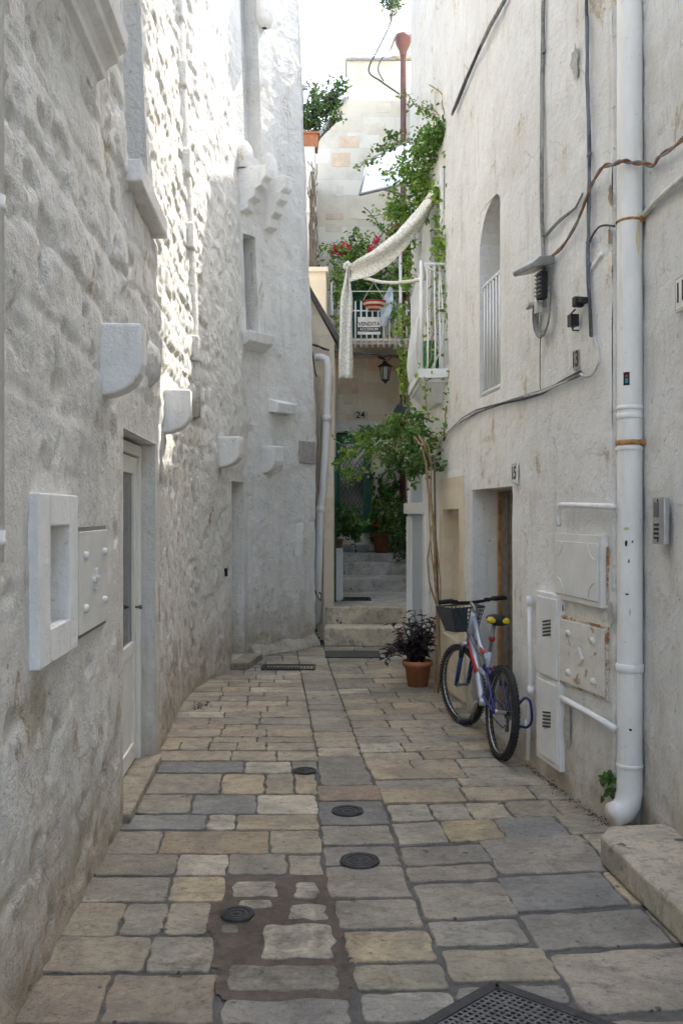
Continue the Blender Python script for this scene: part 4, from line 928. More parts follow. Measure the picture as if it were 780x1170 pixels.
# ================================================================== STEPS AND FAR PASSAGE
STP=stone_var('step_weathered',.7)
st=thing('stone_stairs','weathered stone stairs climbing from the alley to the green door','stairs',(.4,11.6,0))
def stepm(x0,x1,y0,y1,z0,z1,tint,name='step',bev=.02):
    m=MB(); m.tint=tint
    xs=np.linspace(x0,x1,3); m.b2(x0,x1,y0,y1,z0,z1); return m.build(name,STP,st,bevel=bev,seg=3)
stepm(-.22,1.1,11.60,12.05,0,.235,(.70,.61,.45)); stepm(-.21,1.2,12.0,12.45,.0,.455,(.70,.60,.44))
stepm(-.16,1.24,12.45,14.4,.2,.452,(.58,.55,.48),'landing',.004)
stepm(.02,1.24,14.4,15.3,.3,.655,(.64,.61,.54)); stepm(.02,1.24,15.25,15.95,.3,.855,(.64,.61,.54)); stepm(-.1,1.24,15.9,17.1,.3,.975,(.60,.57,.5))
stepm(-.05,.50,16.72,17.05,.97,1.10,(.50,.46,.39)); stepm(.76,1.24,16.72,17.05,.97,1.10,(.50,.46,.39))
trench((G(0,0)[0]*0+.0,12.9),(.42,12.9),.42,'dark grate sunk in the landing above the first steps','landing_grate',z=.458)
m=MB(); m.b2(-.115,.02,12.95,13.10,.45,1.19); tag(m.build('stone_post',W_PLAIN,None,bevel=.01),'short white square post carrying a potted plant by the stairs','post')
# far house
fh=thing('limestone_house','pale limestone block house with green door at the alley end','house',(.5,17.5,.9))
m=MB(); z=17.0
out=[(-3,.3),(-.45-.8,.3)]
prof=[(-3,.3),(5,.3),(5,10.05),(.10,10.05),(.10,9.36),(-.45,8.56),(-3,6.6)]
# wall with door hole: three pieces butted
DX0,DX1,DZ0,DZ1=-.11,.555,1.30,3.17
m.prism([(x,17.0,zz_) for x,zz_ in ((-3,.3),(DX0,.3),(DX0,DZ1),(DX0,8.9),(-.45,8.56),(-3,6.6))],(0,.6,0))
m.prism([(x,17.0,zz_) for x,zz_ in ((DX0,DZ1),(DX1,DZ1),(DX1,10.05),(.10,10.05),(.10,9.36),(DX0,9.06))],(0,.6,0))
m.b2(DX0,DX1,17.0,17.6,.3,DZ0); m.b2(DX1,5,17.0,17.6,.3,10.05); m.b2(DX0,DX1,17.5,17.6,DZ0,DZ1)
m.b2(-3,5,17.6,17.7,.3,6.6)
m.build('wall',ASH,fh)
BLK=[simple('ochre_block',(.76,.57,.40),.9,0,.5,.14,5),simple('tan_block',(.76,.67,.52),.9,0,.5,.12,5),simple('rose_block',(.66,.54,.42),.9,0,.5,.14,5)]
for x0,y0,x1,y1,k in ((387,155,410,168,0),(379,174,400,190,0),(416,140,440,153,1),(372,243,392,251,2),(372,255,391,265,1),(399,238,425,250,1),(384,212,392,224,1),(420,286,440,296,1),(388,412,406,428,1),(420,398,452,424,0),(386,432,410,450,2),(392,452,410,462,1),(430,118,446,128,1)):
    a=P(x0,y1,17); b=P(x1,y0,17); m=MB(); m.b2(a.x,b.x,16.994,17.05,a.z,b.z); m.build('stone_block',BLK[k],fh,bevel=.004)
m=MB(); m.b2(.07,1.0,16.94,17.66,10.05,10.10)
for (xa,za,xb,zb) in ((.10,9.36,-.45,8.56),):
    v=Vector((xb-xa,0,zb-za)).normalized(); n=Vector((-v.z,0,v.x)); n=n if n.z>0 else -n
    m.prism([Vector((xa,16.95,za)),Vector((xb,16.95,zb)),Vector((xb,16.95,zb))+n*.06,Vector((xa,16.95,za))+n*.06],(0,.7,0))
m.build('coping',simple('coping_stone',(.40,.38,.34),.85,0,.3,.15,8),fh,bevel=.006)
m=MB(); m.b2(.93,5,16.9,17.6,10.1,11.15); m.b2(.90,5,16.87,17.63,11.15,11.21); m.build('chimney_block',ASH,fh,bevel=.006)
m=MB(); m.b2(-.16,.75,16.96,16.998,3.18,3.38); m.build('lintel',W_TRIM,fh,bevel=.004)
gd=thing('green_door','green framed door with diamond lattice and white handle at the top of the stairs','door',(.22,17.1,1.3))
m=MB(); 
for x0,x1,z0,z1 in ((DX0+.004,DX0+.08,DZ0,DZ1-.01),(DX1-.15,DX1-.004,DZ0,DZ1-.01),(DX0+.08,DX1-.15,DZ0,DZ0+.14),(DX0+.08,DX1-.15,DZ1-.2,DZ1-.01)): m.b2(x0,x1,17.04,17.10,z0+.003,z1)
m.build('door_frame',GREEND,gd,bevel=.004)
m=MB(); m.b2(DX0+.08,DX1-.15,17.08,17.09,DZ0+.14,DZ1-.2); m.build('pane',GLASS,gd)
m=MB(); x0,x1,z0,z1=DX0+.08,DX1-.15,DZ0+.14,DZ1-.2
for k in range(-14,16):
    for s_ in (1,-1):
        # line z = z0 + k*.11 + s*(x-x0)*1.6 clipped
        pts=[]
        for i in range(21):
            x=x0+(x1-x0)*i/20; zz_=z0+k*.125+(s_*(x-x0)*1.7 if s_>0 else (x1-x)*1.7)
            if z0<=zz_<=z1: pts.append((x,17.06,zz_))
        if len(pts)>1: m.tube([pts[0],pts[-1]],.006,5)
m.build('diamond_lattice',simple('dark_lattice',(.06,.06,.07),.5,.3),gd)
m=MB(); m.tube([(.50,17.03,2.44),(.42,17.02,2.44)],.012,8); m.lathe([(.001,-.0),(.03,0),(.03,.03),(.001,.03)],(.50,17.02,2.35),12,Matrix.Rotation(R(90),4,'X')); m.build('handle',PAINT,gd)
o=thing('number_sign','black 24 on the limestone above the green door','house number',(.33,16.98,3.4)); m=MB(); m.b2(.22,.48,16.985,16.998,3.42,3.56); m.build('tile',simple('num_ground',(.60,.55,.46),.9),o)
text('24',Matrix.Translation((.35,16.982,3.49))@Matrix.Rotation(R(90),4,'X'),.17,INK,o,bold=.002)
# annex mostly unseen behind plastered house; roofline added to shape the left wall's shadow
ax_=thing('shadow_casting_annex','pale plaster annex right of the stairs, mostly unseen, roofline shaped to cast shadow','house',(3,13.8,0))
m=MB(); m.prism([(1.25,10.7,0),(1.25,10.7,9.0),(1.25,11.4,9.35),(1.25,12.2,10.2),(1.25,13.0,11.9),(1.25,13.0,0)],(3.75,0,0)); m.b2(1.25,5,13.0,15.0,0,12.0); m.b2(1.25,5,15.0,16.86,0,9.4); m.build('wall',W_PLAIN,ax_)
# left stone building along the passage
lb=thing('stone_outbuilding','aged limestone building with slanting coping, left of the stairs','building',(-.7,14.5,0))
def tz(x,D=12.2): return 0
ct0=P(352,334,12.2); ct1=P(384,389,12.2)
m=MB(); m.prism([(-2.2,12.2,0),(-.10,12.2,0),(-.10,12.2,ct1.z),(ct0.x-.0,12.2,ct0.z+.0),(-2.2,12.2,ct0.z+3.0)],(0,.3,0)); m.build('gable_wall',ASH2,lb)
m=MB(); m.b2(-.30,-.10,12.5,17.0,0,3.95); m.b2(-2.2,-.3,12.5,14.0,3.8,3.95); m.build('side_wall',ASH2,lb)
m=MB(); v=(ct0-ct1); v=v*1.0; n=Vector((-v.z,0,v.x)).normalized(); n=n if n.z>0 else -n; m.prism([ct1-v*.08-Vector((0,.05,0)),ct0+v*.6-Vector((0,.05,0)),ct0+v*.6+n*.06-Vector((0,.05,0)),ct1-v*.08+n*.06-Vector((0,.05,0))],(0,.4,0)); m.build('coping',simple('dark_coping',(.13,.12,.11),.9,0,.4,.3,12),lb)
m=MB(); m.b2(-2.2,-.235,14.0,15.1,3.95,5.36); m.b2(-2.2,-.20,13.96,15.1,5.36,5.43); m.build('storey_wall',ASH,lb,bevel=.005)
m=MB(); m.b2(-2.2,-.44,15.12,16.9,3.95,7.72); m.build('tower_wall',ashlar('cream_blocks',.7,.35,(.74,.69,.60),hi=(.80,.75,.66),org=.2),lb,bevel=.005)
m=MB(); m.b2(-2.2,-.42,15.08,16.9,6.62,6.68); m.build('string_course',W_TRIM,lb,bevel=.005)
m=MB(); m.b2(-.098,-.075,12.6,13.45,.47,2.45); tag(m.build('side_door',GREEND,None,bevel=.004),'plain green door leaf on the side wall behind the white pipe','door')
# planter with shrub on top
pl=thing('roof_planter','terracotta trough planter on the cream wall top','planter',(-.52,15.3,7.72))
m=MB(); m.prism([(-.95,15.15,7.72),(-.40,15.15,7.72),(-.375,15.13,7.95),(-.95,15.13,7.95)],(0,.28,0)); m.b2(-.95,-.36,15.10,15.42,7.93,7.97); m.build('trough',TERRA,pl,bevel=.005)

# white downpipe on outbuilding
def freepipe(name,label,pts,rad,mat,cat='drainpipe',colls=()):
    o=thing(name,label,cat,pts[-1]); m=MB(); m.tube(pts,rad,12); m.build('pipe',mat,o)
    for c in colls: m=MB(); m.lathe([(rad*.9,-.04),(rad*1.2,-.04),(rad*1.2,.04),(rad*.9,.04)],c,12); m.build('collar',mat,o)
    return o
D=12.05
freepipe('bent_drainpipe','white bent drainpipe down the corner of the stone outbuilding',[P(360,408,D),P(368,408,D),P(372.5,410,D),P(374,418,D),P(374,440,D),P(373,480,D),P(369,560,D),P(366,580,D),P(364,640,D),P(362.5,712,D)],.048,PIPE,colls=(P(373.2,478,D),P(366,582,D),P(363.5,682,D)))
freepipe('thin_pipe','thin beige pipe behind the white bent drainpipe',[P(364,430,12.1),P(365,500,12.12),P(361,600,12.12),P(360,700,12.12)],.022,simple('beige_pipe',(.42,.34,.25),.7),colls=())
# pilaster strips beside the pipe
m=MB(); m.prism([(-.24,12.10,.0),(-.10,12.10,.0),(-.10,12.10,2.9),(-.17,12.10,3.1),(-.24,12.10,2.9)],(0,.09,0)); m.build('buttress',ASH2,lb,bevel=.01)
# wire across
free_tube('alley_cable','dark cable strung from the left building past the lantern',[P(353,392,12.1),P(362,395,12.1),P(373,399,12.1),P(395,402,13.5),P(420,404,15),P(455,407,15.8)],.012,CABLED,strands=2,wob=.006)
free_tube('dangling_cable','dark cable hanging down beside the top of the bent drainpipe',[P(354,392,12.1),P(357,405,12.05),P(360,425,12.08),P(362,430,12.1)],.010,CABLED)
free_tube('short_hook_wire','small dark wire loop low on the bent drainpipe',[P(359,672,12.0),P(362,680,11.98),P(366,686,11.98),P(367,679,11.98),P(364,677,11.98)],.008,CABLED)
# brown downpipe with hopper
D=16.5
bd=freepipe('brown_drainpipe','brown drainpipe with funnel head on the tall limestone wall',[P(460.5,55,D),P(460.5,300,D),P(460,440,D),P(460,590,D)],.052,BROWNP,colls=(P(460.5,150,D),P(460,430,D)))
m=MB(); m.lathe([(.055,-.1),(.07,0),(.13,.12),(.15,.2),(.15,.27),(.12,.27)],P(460.5,58,D),14); m.build('funnel',BROWNP,bd)
# white pipes beside right building top
D=10.9
freepipe('white_corner_pipe','slim white pipe at the far corner of the plastered house',[Vector((.93,10.72,z)) for z in (3.3,6,9)],.035,PIPE)
# balcony on far house
fb=thing('picket_balcony','white picket-railed balcony on the limestone house','balcony',(.5,16.2,4.6))
m=MB(); m.b2(-.18,1.25,15.62,16.99,4.55,4.66); m.build('balcony_slab',simple('slab_beige',(.58,.52,.43),.8,0,.3,.1,9),fb,bevel=.01)
m=MB(); a=0
xs=list(np.linspace(-.15,1.2,15))
for x in xs: m.tube([(x,15.60,4.50),(x,15.60,5.28)],.016,6)
for z in (4.62,5.12): m.tube([(-.17,15.60,z),(1.24,15.60,z)],.014,6)
m.tube([(-.17,15.6,5.45),(1.24,15.6,5.45)],.009,6); m.tube([(-.17,15.6,4.5),(-.17,15.6,5.6)],.02,6); m.tube([(1.0,15.6,4.5),(1.0,15.6,6.3)],.03,6)
m.build('railing',PAINT,fb)
m=MB(); m.b2(.15,.75,16.985,16.999,4.66,6.3); m.build('balcony_door',GREEND,fb)
sg=thing('sale_sign','white sign with VENDITA lettering and black band hung on the far railing','sign',P(421,378,15.55))
sx0=P(408.5,362,15.55); sx1=P(434.5,382,15.55)
m=MB(); m.b2(sx0.x,sx1.x,15.55,15.565,sx1.z,sx0.z); m.build('board',TILE,sg,bevel=.003)
h=sx0.z-sx1.z; cxs=(sx0.x+sx1.x)/2
m=MB(); m.b2(sx0.x+.005,sx1.x-.005,15.545,15.549,sx1.z+h*.17,sx1.z+h*.42); m.build('band',INK,sg)
RT=Matrix.Rotation(R(90),4,'X')
text('VENDITA',Matrix.Translation((cxs,15.546,sx1.z+h*.60))@RT,.088,simple('sign_brown',(.12,.07,.05),.5),sg,bold=.002)
text('ACCESSORI',Matrix.Translation((cxs,15.543,sx1.z+h*.295))@RT,.062,TILE,sg,bold=.001)
text('immobiliare'[:0]+'~ ~ ~',Matrix.Translation((cxs,15.546,sx1.z+h*.84))@RT,.05,simple('sign_grey',(.4,.4,.42),.5),sg) if False else None
# striped hanging basket on railing
c=P(427,350,15.5); hb=thing('striped_basket','red and cream striped half-round basket hanging on the far railing','basket',c)
REDS=simple('basket_red',(.40,.04,.035),.8); CRM=simple('basket_cream',(.70,.62,.42),.8)
m=MB(); rows_=[(.20,.09),(.19,.055),(.17,.02),(.145,-.015),(.11,-.045),(.06,-.07),(.0,-.075)]
n=12
for i in range(6):
    m.mi=i%2; vs=[]
    for (rr,zz_) in (rows_[i],rows_[i+1]):
        for j in range(n+1): a=math.pi*j/n; vs.append((c.x+rr*math.cos(a)*1.0,c.y-rr*.8*math.sin(a),c.z+zz_))
    m.add(vs,[(j,j+1,j+n+2,j+n+1) for j in range(n)])
m.build('basket_body',[REDS,CRM],hb,solid=.006)
m=MB(); m.tube([c+Vector((-.19,0,.09)),c+Vector((0,.02,.42)),c+Vector((.19,0,.09))],.006,5); m.build('cord',CLOTHW,hb)
# hanging cloth on railing
m=MB(); k=8
vs=[]
for i in range(k+1):
    t=i/k; x0=P(446-4*t+0,331,15.5); cx0=446-7*t*1.2; w_=1.5+5.0*math.sin(min(1,t*1.15)*math.pi*.85)
    py=328+44*t
    for s_ in (-1,-.3,.3,1): vs.append(P(cx0+s_*w_,py,15.5)+Vector((0,.03*math.sin(s_*3+t*4),0)))
m.add(vs,[(4*i+j,4*i+j+1,4*i+j+5,4*i+j+4) for i in range(k) for j in range(3)]); m.smooth=True
tag(m.build('hanging_cloth',simple('pale_cloth',(.55,.62,.68),.9,0,.4,.2,12),None,solid=.01),'pale blue-white folded cloth tied to the far railing beside the basket','cloth')
# lantern
c=P(440,425,16.0); ln=thing('wall_lantern','black wrought iron lantern on the limestone wall','lantern',c-Vector((0,0,.2)))
m=MB(); m.lathe([(.001,.20),(.02,.19),(.06,.15),(.14,.10),(.13,.09),(.09,.09)],c,6,smooth=False)
m.lathe([(.05,-.16),(.07,-.13),(.04,-.16),(.001,-.21)],c,6,smooth=False)
for i in range(6):
    a=i*math.pi/3; m.tube([c+Vector((.10*math.cos(a),.10*math.sin(a),.1)),c+Vector((.06*math.cos(a),.06*math.sin(a),-.15))],.008,5)
m.build('lantern_frame',DARKM,ln)
m=MB(); m.lathe([(.088,.09),(.052,-.15)],c,6,smooth=False); m.build('glass',simple('lantern_glass',(.35,.36,.34),.2),ln)
m=MB(); m.tube([c+Vector((0,.98,.3)),c+Vector((0,.5,.33)),c+Vector((-.12,.1,.3)),c+Vector((-.1,0,.24)),c+Vector((0,0,.22)),c+Vector((0,0,.18))],.012,6)
m.tube([c+Vector((.0,.1,.28)),c+Vector((.1,.05,.3)),c+Vector((.1,0,.24)),c+Vector((.03,0,.2))],.008,6); m.build('bracket',DARKM,ln)
# glass canopy
cn=thing('glass_canopy','tilted framed glass canopy above the far balcony','canopy',P(450,200,12.3))
q=[P(411,222,11.9),P(420,183,12.7),P(500,146,12.9),P(500,200,12.0)]
m=MB(); m.add(q,[(0,1,2,3)]); m.build('pane',GLC,cn,solid=.008)
m=MB(); 
for i in range(4): m.tube([q[i],q[(i+1)%4]],.020 if i!=2 else .015,6)
m.tube([q[0].lerp(q[3],.3)-Vector((0,0,.01)),P(500,232,12.3)],.014,6); m.build('frame',GREYM,cn)
# vent on awning cable wires near roof
free_tube('roof_wire','thin black wires dangling over the limestone gable',[P(449,10,16),P(444,30,15.9),P(432,55,15.9),P(421,80,15.9),P(436,93,16),P(456,107,16.3)],.014,CABLED)
free_tube('roof_wire','thin black wire drooping beside the brown funnel',[P(452,40,16),P(446,55,15.9),P(435,68,15.9),P(432,80,15.9),P(438,92,16)],.010,CABLED)
# antenna
an=thing('antenna_mast','thin grey antenna mast rising beyond the left house','antenna',P(343,200,14))
m=MB(); m.tube([P(343,210,14),P(344,-40,14)],.016,6); m.build('mast',GREYM,an)
m=MB(); m.box(P(346,100,14),(.10,.06,.05)); m.tube([P(338,96,14),P(349,97,14)],.012,6); m.tube([P(346,95,14),P(346,118,14)],.01,6); m.build('mast_fitting',GREYM,an)
# wrought iron curl
c=P(443,545,16.9); m=MB()
pts=[(0,.62),(.07,.66),(.07,.58),(.03,.5),(.02,.3),(.0,.12),(-.1,.05),(-.14,-.08),(-.10,-.24),(-.02,-.34)]
m.tube([c+Vector((x,-.02,z)) for x,z in pts],.022,7); m.tube([c+Vector((x,-.02,z)) for x,z in [(.0,.12),(.10,.06),(.14,-.04),(.08,-.16),(-.02,-.34)]],.018,7)
tag(m.build('iron_ornament',simple('faded_iron',(.20,.17,.14),.7,.3,.4,.3,20),None),'curled wrought iron ornament on the wall right of the green door','ornament')
# dark hanging bag
m=MB(); c=P(457,468,13.0); vs=[c+Vector((dx,dy,dz)) for dx,dz in ((-.09,-.16),(.02,-.17),(.08,-.02),(.05,.16),(-.02,.10),(-.10,-.02)) for dy in (-.04,.04)]
m.add(vs,[(0,2,4,6,8,10),(11,9,7,5,3,1)]+[(2*i,2*((i+1)%6),2*((i+1)%6)+1,2*i+1) for i in range(6)]); m.tube([c+Vector((.05,0,.15)),c+Vector((.07,0,.35))],.006,5)
tag(m.build('hanging_bag',simple('charcoal_cloth',(.06,.062,.07),.9,0,.6,.3,15),None,bevel=.02),'small charcoal cloth bag hanging below the balcony by the brown pipe','bag')

# ================================================================== MACRAME
NET=NT('macrame_net'); _co=NET.coord((1,1,1)); _w=NET.n.new('ShaderNodeTexVoronoi'); _w.inputs['Scale'].default_value=38; NET.L(_co,_w.inputs['Vector'])
NET.L(NET.ramp(_w.outputs[0],.5,.6,(1,1,1,1),(.85,.85,.85,1)),NET.b.inputs['Alpha'])
NET=NET.fin(NET.mix(NET.ramp(_w.outputs[0],.2,.6),(.86,.84,.78),(.78,.76,.69)),.9,NET.bump(_w.outputs[0],-.6,.006))
def band(a,b,Da,Db,k=26,cols=6,sag=.04):
    m=MB(); m.smooth=True; A=np.array(a,float);B=np.array(b,float); t=np.linspace(0,1,len(a)); vs=[]
    for i in range(k+1):
        s_=i/k; p=(np.interp(s_,t,A[:,0]),np.interp(s_,t,A[:,1])); q=(np.interp(s_,t,B[:,0]),np.interp(s_,t,B[:,1])); D=Da+(Db-Da)*s_
        for j in range(cols+1):
            u=j/cols; w=random.uniform(-.35,.35) if j in(0,cols) else 0
            vs.append(P(p[0]*(1-u)+q[0]*u+w,p[1]*(1-u)+q[1]*u+w,D+sag*math.sin(u*math.pi*2+s_*5)))
    m.add(vs,[(i*(cols+1)+j,i*(cols+1)+j+1,(i+1)*(cols+1)+j+1,(i+1)*(cols+1)+j) for i in range(k) for j in range(cols)]); return m
mc=thing('macrame_awning','cream knotted net awning draped from the right wall to a pole tip','awning',P(397,303,9.7))
m=band([(510,186),(494,215),(475,240),(452,266),(428,285),(410,295),(397,303)],[(507,203),(496,232),(484,256),(468,278),(447,300),(425,315),(399,322)],8.85,9.7); m.build('sloping_net',NET,mc,solid=.004)
m=MB(); m.smooth=True; vs=[]; k=30; cols=8
for i in range(k+1):
    t=i/k; cxp=397-2.0*min(1,t*2.2); w_=1.2+6.3*sm(0,.38,t)+.5*math.sin(t*9)
    for j in range(cols+1):
        u=j/cols*2-1; vs.append(P(cxp+u*w_,304+t*128+(.8*math.sin(j*3) if i==k else 0),9.7+.05*math.sin(u*5+t*3)))
m.add(vs,[(i*(cols+1)+j,i*(cols+1)+j+1,(i+1)*(cols+1)+j+1,(i+1)*(cols+1)+j) for i in range(k) for j in range(cols)]); m.build('hanging_net',NET,mc,solid=.004)
m=MB(); pts=[P(398,303,9.72),P(405,311,9.7),P(418,318,9.6),P(435,322,9.4),P(452,323,9.2),P(470,321,9.0),P(486,318,8.85),Vector((XB+.03,8.70,4.05))]; m.tube(pts,.018,8); m.build('rope',CLOTHW,mc)
m=MB(); m.tube([P(394,307,9.75),P(394,302,9.75),P(397,300,9.74),P(400,303,9.72)],.022,8); m.build('pole_tip',PAINT,mc)

# ================================================================== PLANTS
def leaf(m,p,n,s,tint,kind=0,asp=.5):
    n=n.normalized(); u=n.orthogonal().normalized(); a=random.random()*6.28; u=(Matrix.Rotation(a,3,n)@u); v=n.cross(u)
    j=random.uniform(.75,1.25); m.tint=(tint[0]*j,tint[1]*j,tint[2]*j*random.uniform(.8,1.1))
    w=s*asp; L=s; up=n*s*.12
    m.add([p,p+u*L*.35+v*w*.5+up,p+u*L*.75+v*w*.35,p+u*L-up,p+u*L*.75-v*w*.35,p+u*L*.35-v*w*.5+up,p+u*L*.5-up*.3],[(0,1,6),(1,2,6),(2,3,6),(3,4,6),(4,5,6),(5,0,6)])
def rv(): return Vector((random.gauss(0,1),random.gauss(0,1),random.gauss(0,1)))
G1=(.10,.20,.04); G2=(.17,.30,.055); G3=(.07,.135,.038); G4=(.28,.40,.07); GD=(.04,.085,.03)
def along(path,step):
    q=[]; 
    for i in range(len(path)-1):
        a,b=Vector(path[i]),Vector(path[i+1]); k=max(1,int((b-a).length/step))
        for j in range(k): q.append(a.lerp(b,j/k))
    q.append(Vector(path[-1])); return q
def vine(name,label,paths,stem_r=.006,per=3,spread=.05,ls=.055,tints=(G1,G2,G3),stemmat=TWIG,cat='vine',clumps=(),wander=.04,asp=.55):
    o=thing(name,label,cat,paths[0][0]); ms=MB(); ml=MB()
    for pth in paths:
        q=along(pth,.07); w=Vector((0,0,0)); qq=[]
        for i,p in enumerate(q):
            w=w*.85+rv()*wander*.35
            qq.append(p+w)
        if len(qq)>1: ms.tube(qq,[stem_r*(1-.6*i/len(qq)) for i in range(len(qq))],5)
        for p in qq:
            for _ in range(per if per>=1 else (1 if random.random()<per else 0)):
                leaf(ml,p+rv()*spread,rv()+Vector((0,-.8,.7)),ls*random.uniform(.6,1.3),random.choice(tints),asp=asp)
    for (c,rx,ry,rz,n) in clumps:
        c=Vector(c)
        subs=[Vector((random.gauss(0,.5)*rx,random.gauss(0,.5)*ry,random.gauss(0,.5)*rz)) for _ in range(max(3,n//28))]
        for _ in range(n):
            s_=random.choice(subs); p=c+s_+Vector((random.gauss(0,.24)*rx,random.gauss(0,.24)*ry,random.gauss(0,.24)*rz))
            leaf(ml,p,rv()+Vector((0,-.8,.7)),ls*random.uniform(.6,1.3),random.choice(tints),asp=asp)
    ms.build('stem',stemmat,o,fixn=False); ml.build('foliage',LEAF,o,fixn=False); return o
PP=lambda l: [P(a,b,c) for a,b,c in l]
# climbing vine trunks up the right wall
tr=thing('climbing_vine','leafy climber with twisted ochre trunks rising from the paving up the right house','vine',P(501,788,8.6))
m=MB()
for off,r_,ph in ((0,.011,0),(.026,.008,2),(-.016,.006,4)):
    pts=[]
    for i,(a,b) in enumerate([(500,792),(500,760),(499,720),(500,690),(498,660),(496,630),(493,600),(491,575),(490,555),(488,530),(484,508),(476,498)]):
        p=P(a,b,8.55+.05*math.sin(i*.8+ph)); p.x+=off*(.5+.7*abs(math.sin(i*.9+ph)))+.014*math.sin(i*1.3+ph); pts.append(p)
    m.tube(pts,r_,7)
m.tube(PP([(498,690,8.5),(490,665,8.5),(488,640,8.5),(491,620,8.5),(493,600,8.5)]),.008,6)
m.build('trunk',VINEW,tr)
m=MB(); m.tube(PP([(496,520,8.6),(497,600,8.62),(501,700,8.62),(502,785,8.62)]),.010,6); m.build('dark_stem',TWIG,tr)
m=MB(); ms=MB()
def cl(cx_,cy_,D,wx,wy,n,tints,ls=.055,dy=.15):
    sx=wx/F*D; sz=wy/F*D; subs=[Vector((random.gauss(0,.55)*sx,random.gauss(0,.5)*dy,random.gauss(0,.55)*sz)) for _ in range(max(4,n//22))]
    c=P(cx_,cy_,D)
    for _ in range(n):
        s_=random.choice(subs); p=c+s_+Vector((random.gauss(0,.22)*sx,random.gauss(0,.3)*dy,random.gauss(0,.22)*sz))
        leaf(m,p,rv()+Vector((0,-.8,.7)),ls*random.uniform(.6,1.3),random.choice(tints),asp=.55)
def strand(pts,n,tints,r_=.006,ls=.055,sp=.035):
    q=along(PP(pts),.05); w=Vector(); qq=[]
    for p in q: w=w*.85+rv()*.012; qq.append(p+w)
    ms.tube(qq,r_,5)
    for _ in range(n):
        p=random.choice(qq); leaf(m,p+rv()*sp,rv()+Vector((0,-.8,.6)),ls*random.uniform(.6,1.25),random.choice(tints),asp=.55)
# lower arbour mass
cl(478,505,8.9,20,22,420,(G1,G3,G3,G2)); cl(490,530,8.7,14,18,200,(G1,G3)); cl(440,497,9.6,34,12,380,(G1,G2,G2,G3)); cl(412,512,10.2,22,14,260,(G2,G1,G4)); cl(398,540,10.4,14,12,110,(G2,G1)); cl(458,485,9.3,22,10,200,(G1,G2,G3)); cl(447,525,9.6,14,16,130,(G1,G3)); cl(470,535,9.0,12,14,110,(G1,G3))
for s_ in ([(500,505,8.8),(470,490,9.3),(440,495,9.7),(410,510,10.1),(388,535,10.4)],[(495,500,8.8),(460,478,9.3),(430,490,9.8),(400,505,10.2)],[(480,520,9),(455,505,9.4),(425,522,9.8),(395,548,10.2)]): strand(s_,110,(G1,G2,G4))
# mass above the balcony
cl(505,150,8.95,12,16,190,(G1,G2,G3)); cl(490,178,9.2,20,18,260,(G1,G2,G3)); cl(470,205,9.7,26,22,300,(G2,G1,G4)); cl(480,235,9.5,22,20,260,(G2,G4,G1)); cl(462,262,9.9,22,18,240,(G2,G4,G1)); cl(450,165,10,22,9,90,(G1,G3)); cl(500,262,9.0,8,30,90,(G4,G2)); 
strand([(508,150,8.9),(480,155,9.4),(452,165,9.9),(425,185,10.3),(405,195,10.6)],150,(G1,G2,G3)); strand([(510,140,8.9),(495,125,9.2),(478,118,9.6),(455,108,10)],60,(G1,G3)); strand([(505,160,8.9),(470,170,9.6),(435,200,10.2)],90,(G2,G1)); strand([(480,118,9.5),(495,128,9.2),(508,145,8.9)],60,(G1,G2)); strand([(478,230,9.7),(450,235,10),(428,245,10.3)],60,(G2,G4))
strand([(514,130,8.75),(512,180,8.75),(508,230,8.78),(512,270,8.7),(515,310,8.7),(512,350,8.7),(514,400,8.65),(512,440,8.65),(508,480,8.7),(502,520,8.7)],230,(G1,G2,G4))
strand([(506,240,8.8),(500,290,8.8),(506,330,8.7),(495,380,8.7),(486,430,8.7),(488,480,8.7)],130,(G2,G4))
strand([(489,98,9),(500,110,8.9),(512,135,8.75)],12,(G4,))
cl(512,148,8.8,7,14,140,(G1,G2,G3)); cl(497,160,9.0,18,16,240,(G1,G2)); cl(478,192,9.4,20,20,260,(G2,G1,G4)); cl(468,232,9.8,22,22,280,(G2,G4,G1)); cl(486,215,9.4,16,26,220,(G2,G1,G4)); cl(455,250,10,18,16,200,(G2,G4)); cl(505,285,8.8,7,26,90,(G4,G2)); cl(470,300,10,10,20,120,(G2,G4)); cl(500,215,8.9,8,20,90,(G4,G2))
# yellow-green strands left of the balcony
cl(463,365,10.6,9,22,130,(G4,G2)); cl(466,410,10.4,10,20,130,(G4,G4,G2)); cl(460,435,10.5,8,14,60,(G4,G2)); strand([(470,330,10.5),(463,370,10.5),(466,420,10.4),(462,465,10.3)],80,(G4,G2))
m.build('foliage',LEAF,tr,fixn=False); ms.build('stem',VINEW,tr,fixn=False)
# arch trellis
at=thing('arch_trellis','white lattice arch over the stairs carrying the climber','trellis',P(470,600,10))
m=MB(); A1=[(405,527,10.4),(412,519,10.3),(425,511,10.1),(440,507,9.9),(455,506,9.7),(470,508,9.5),(485,515,9.2),(494,524,9.0)]
m.tube(PP(A1),.016,6); m.tube([p+Vector((0,.0,.09)) for p in PP(A1)],.014,6); m.tube([p+Vector((0,.45,.0)) for p in PP(A1)],.014,6)
q=PP(A1)
for i in range(len(q)-1): m.tube([q[i],q[i+1]+Vector((0,0,.09))],.008,5); m.tube([q[i],q[i]+Vector((0,.45,0))],.010,5)
m.build('lattice',PAINT,at)
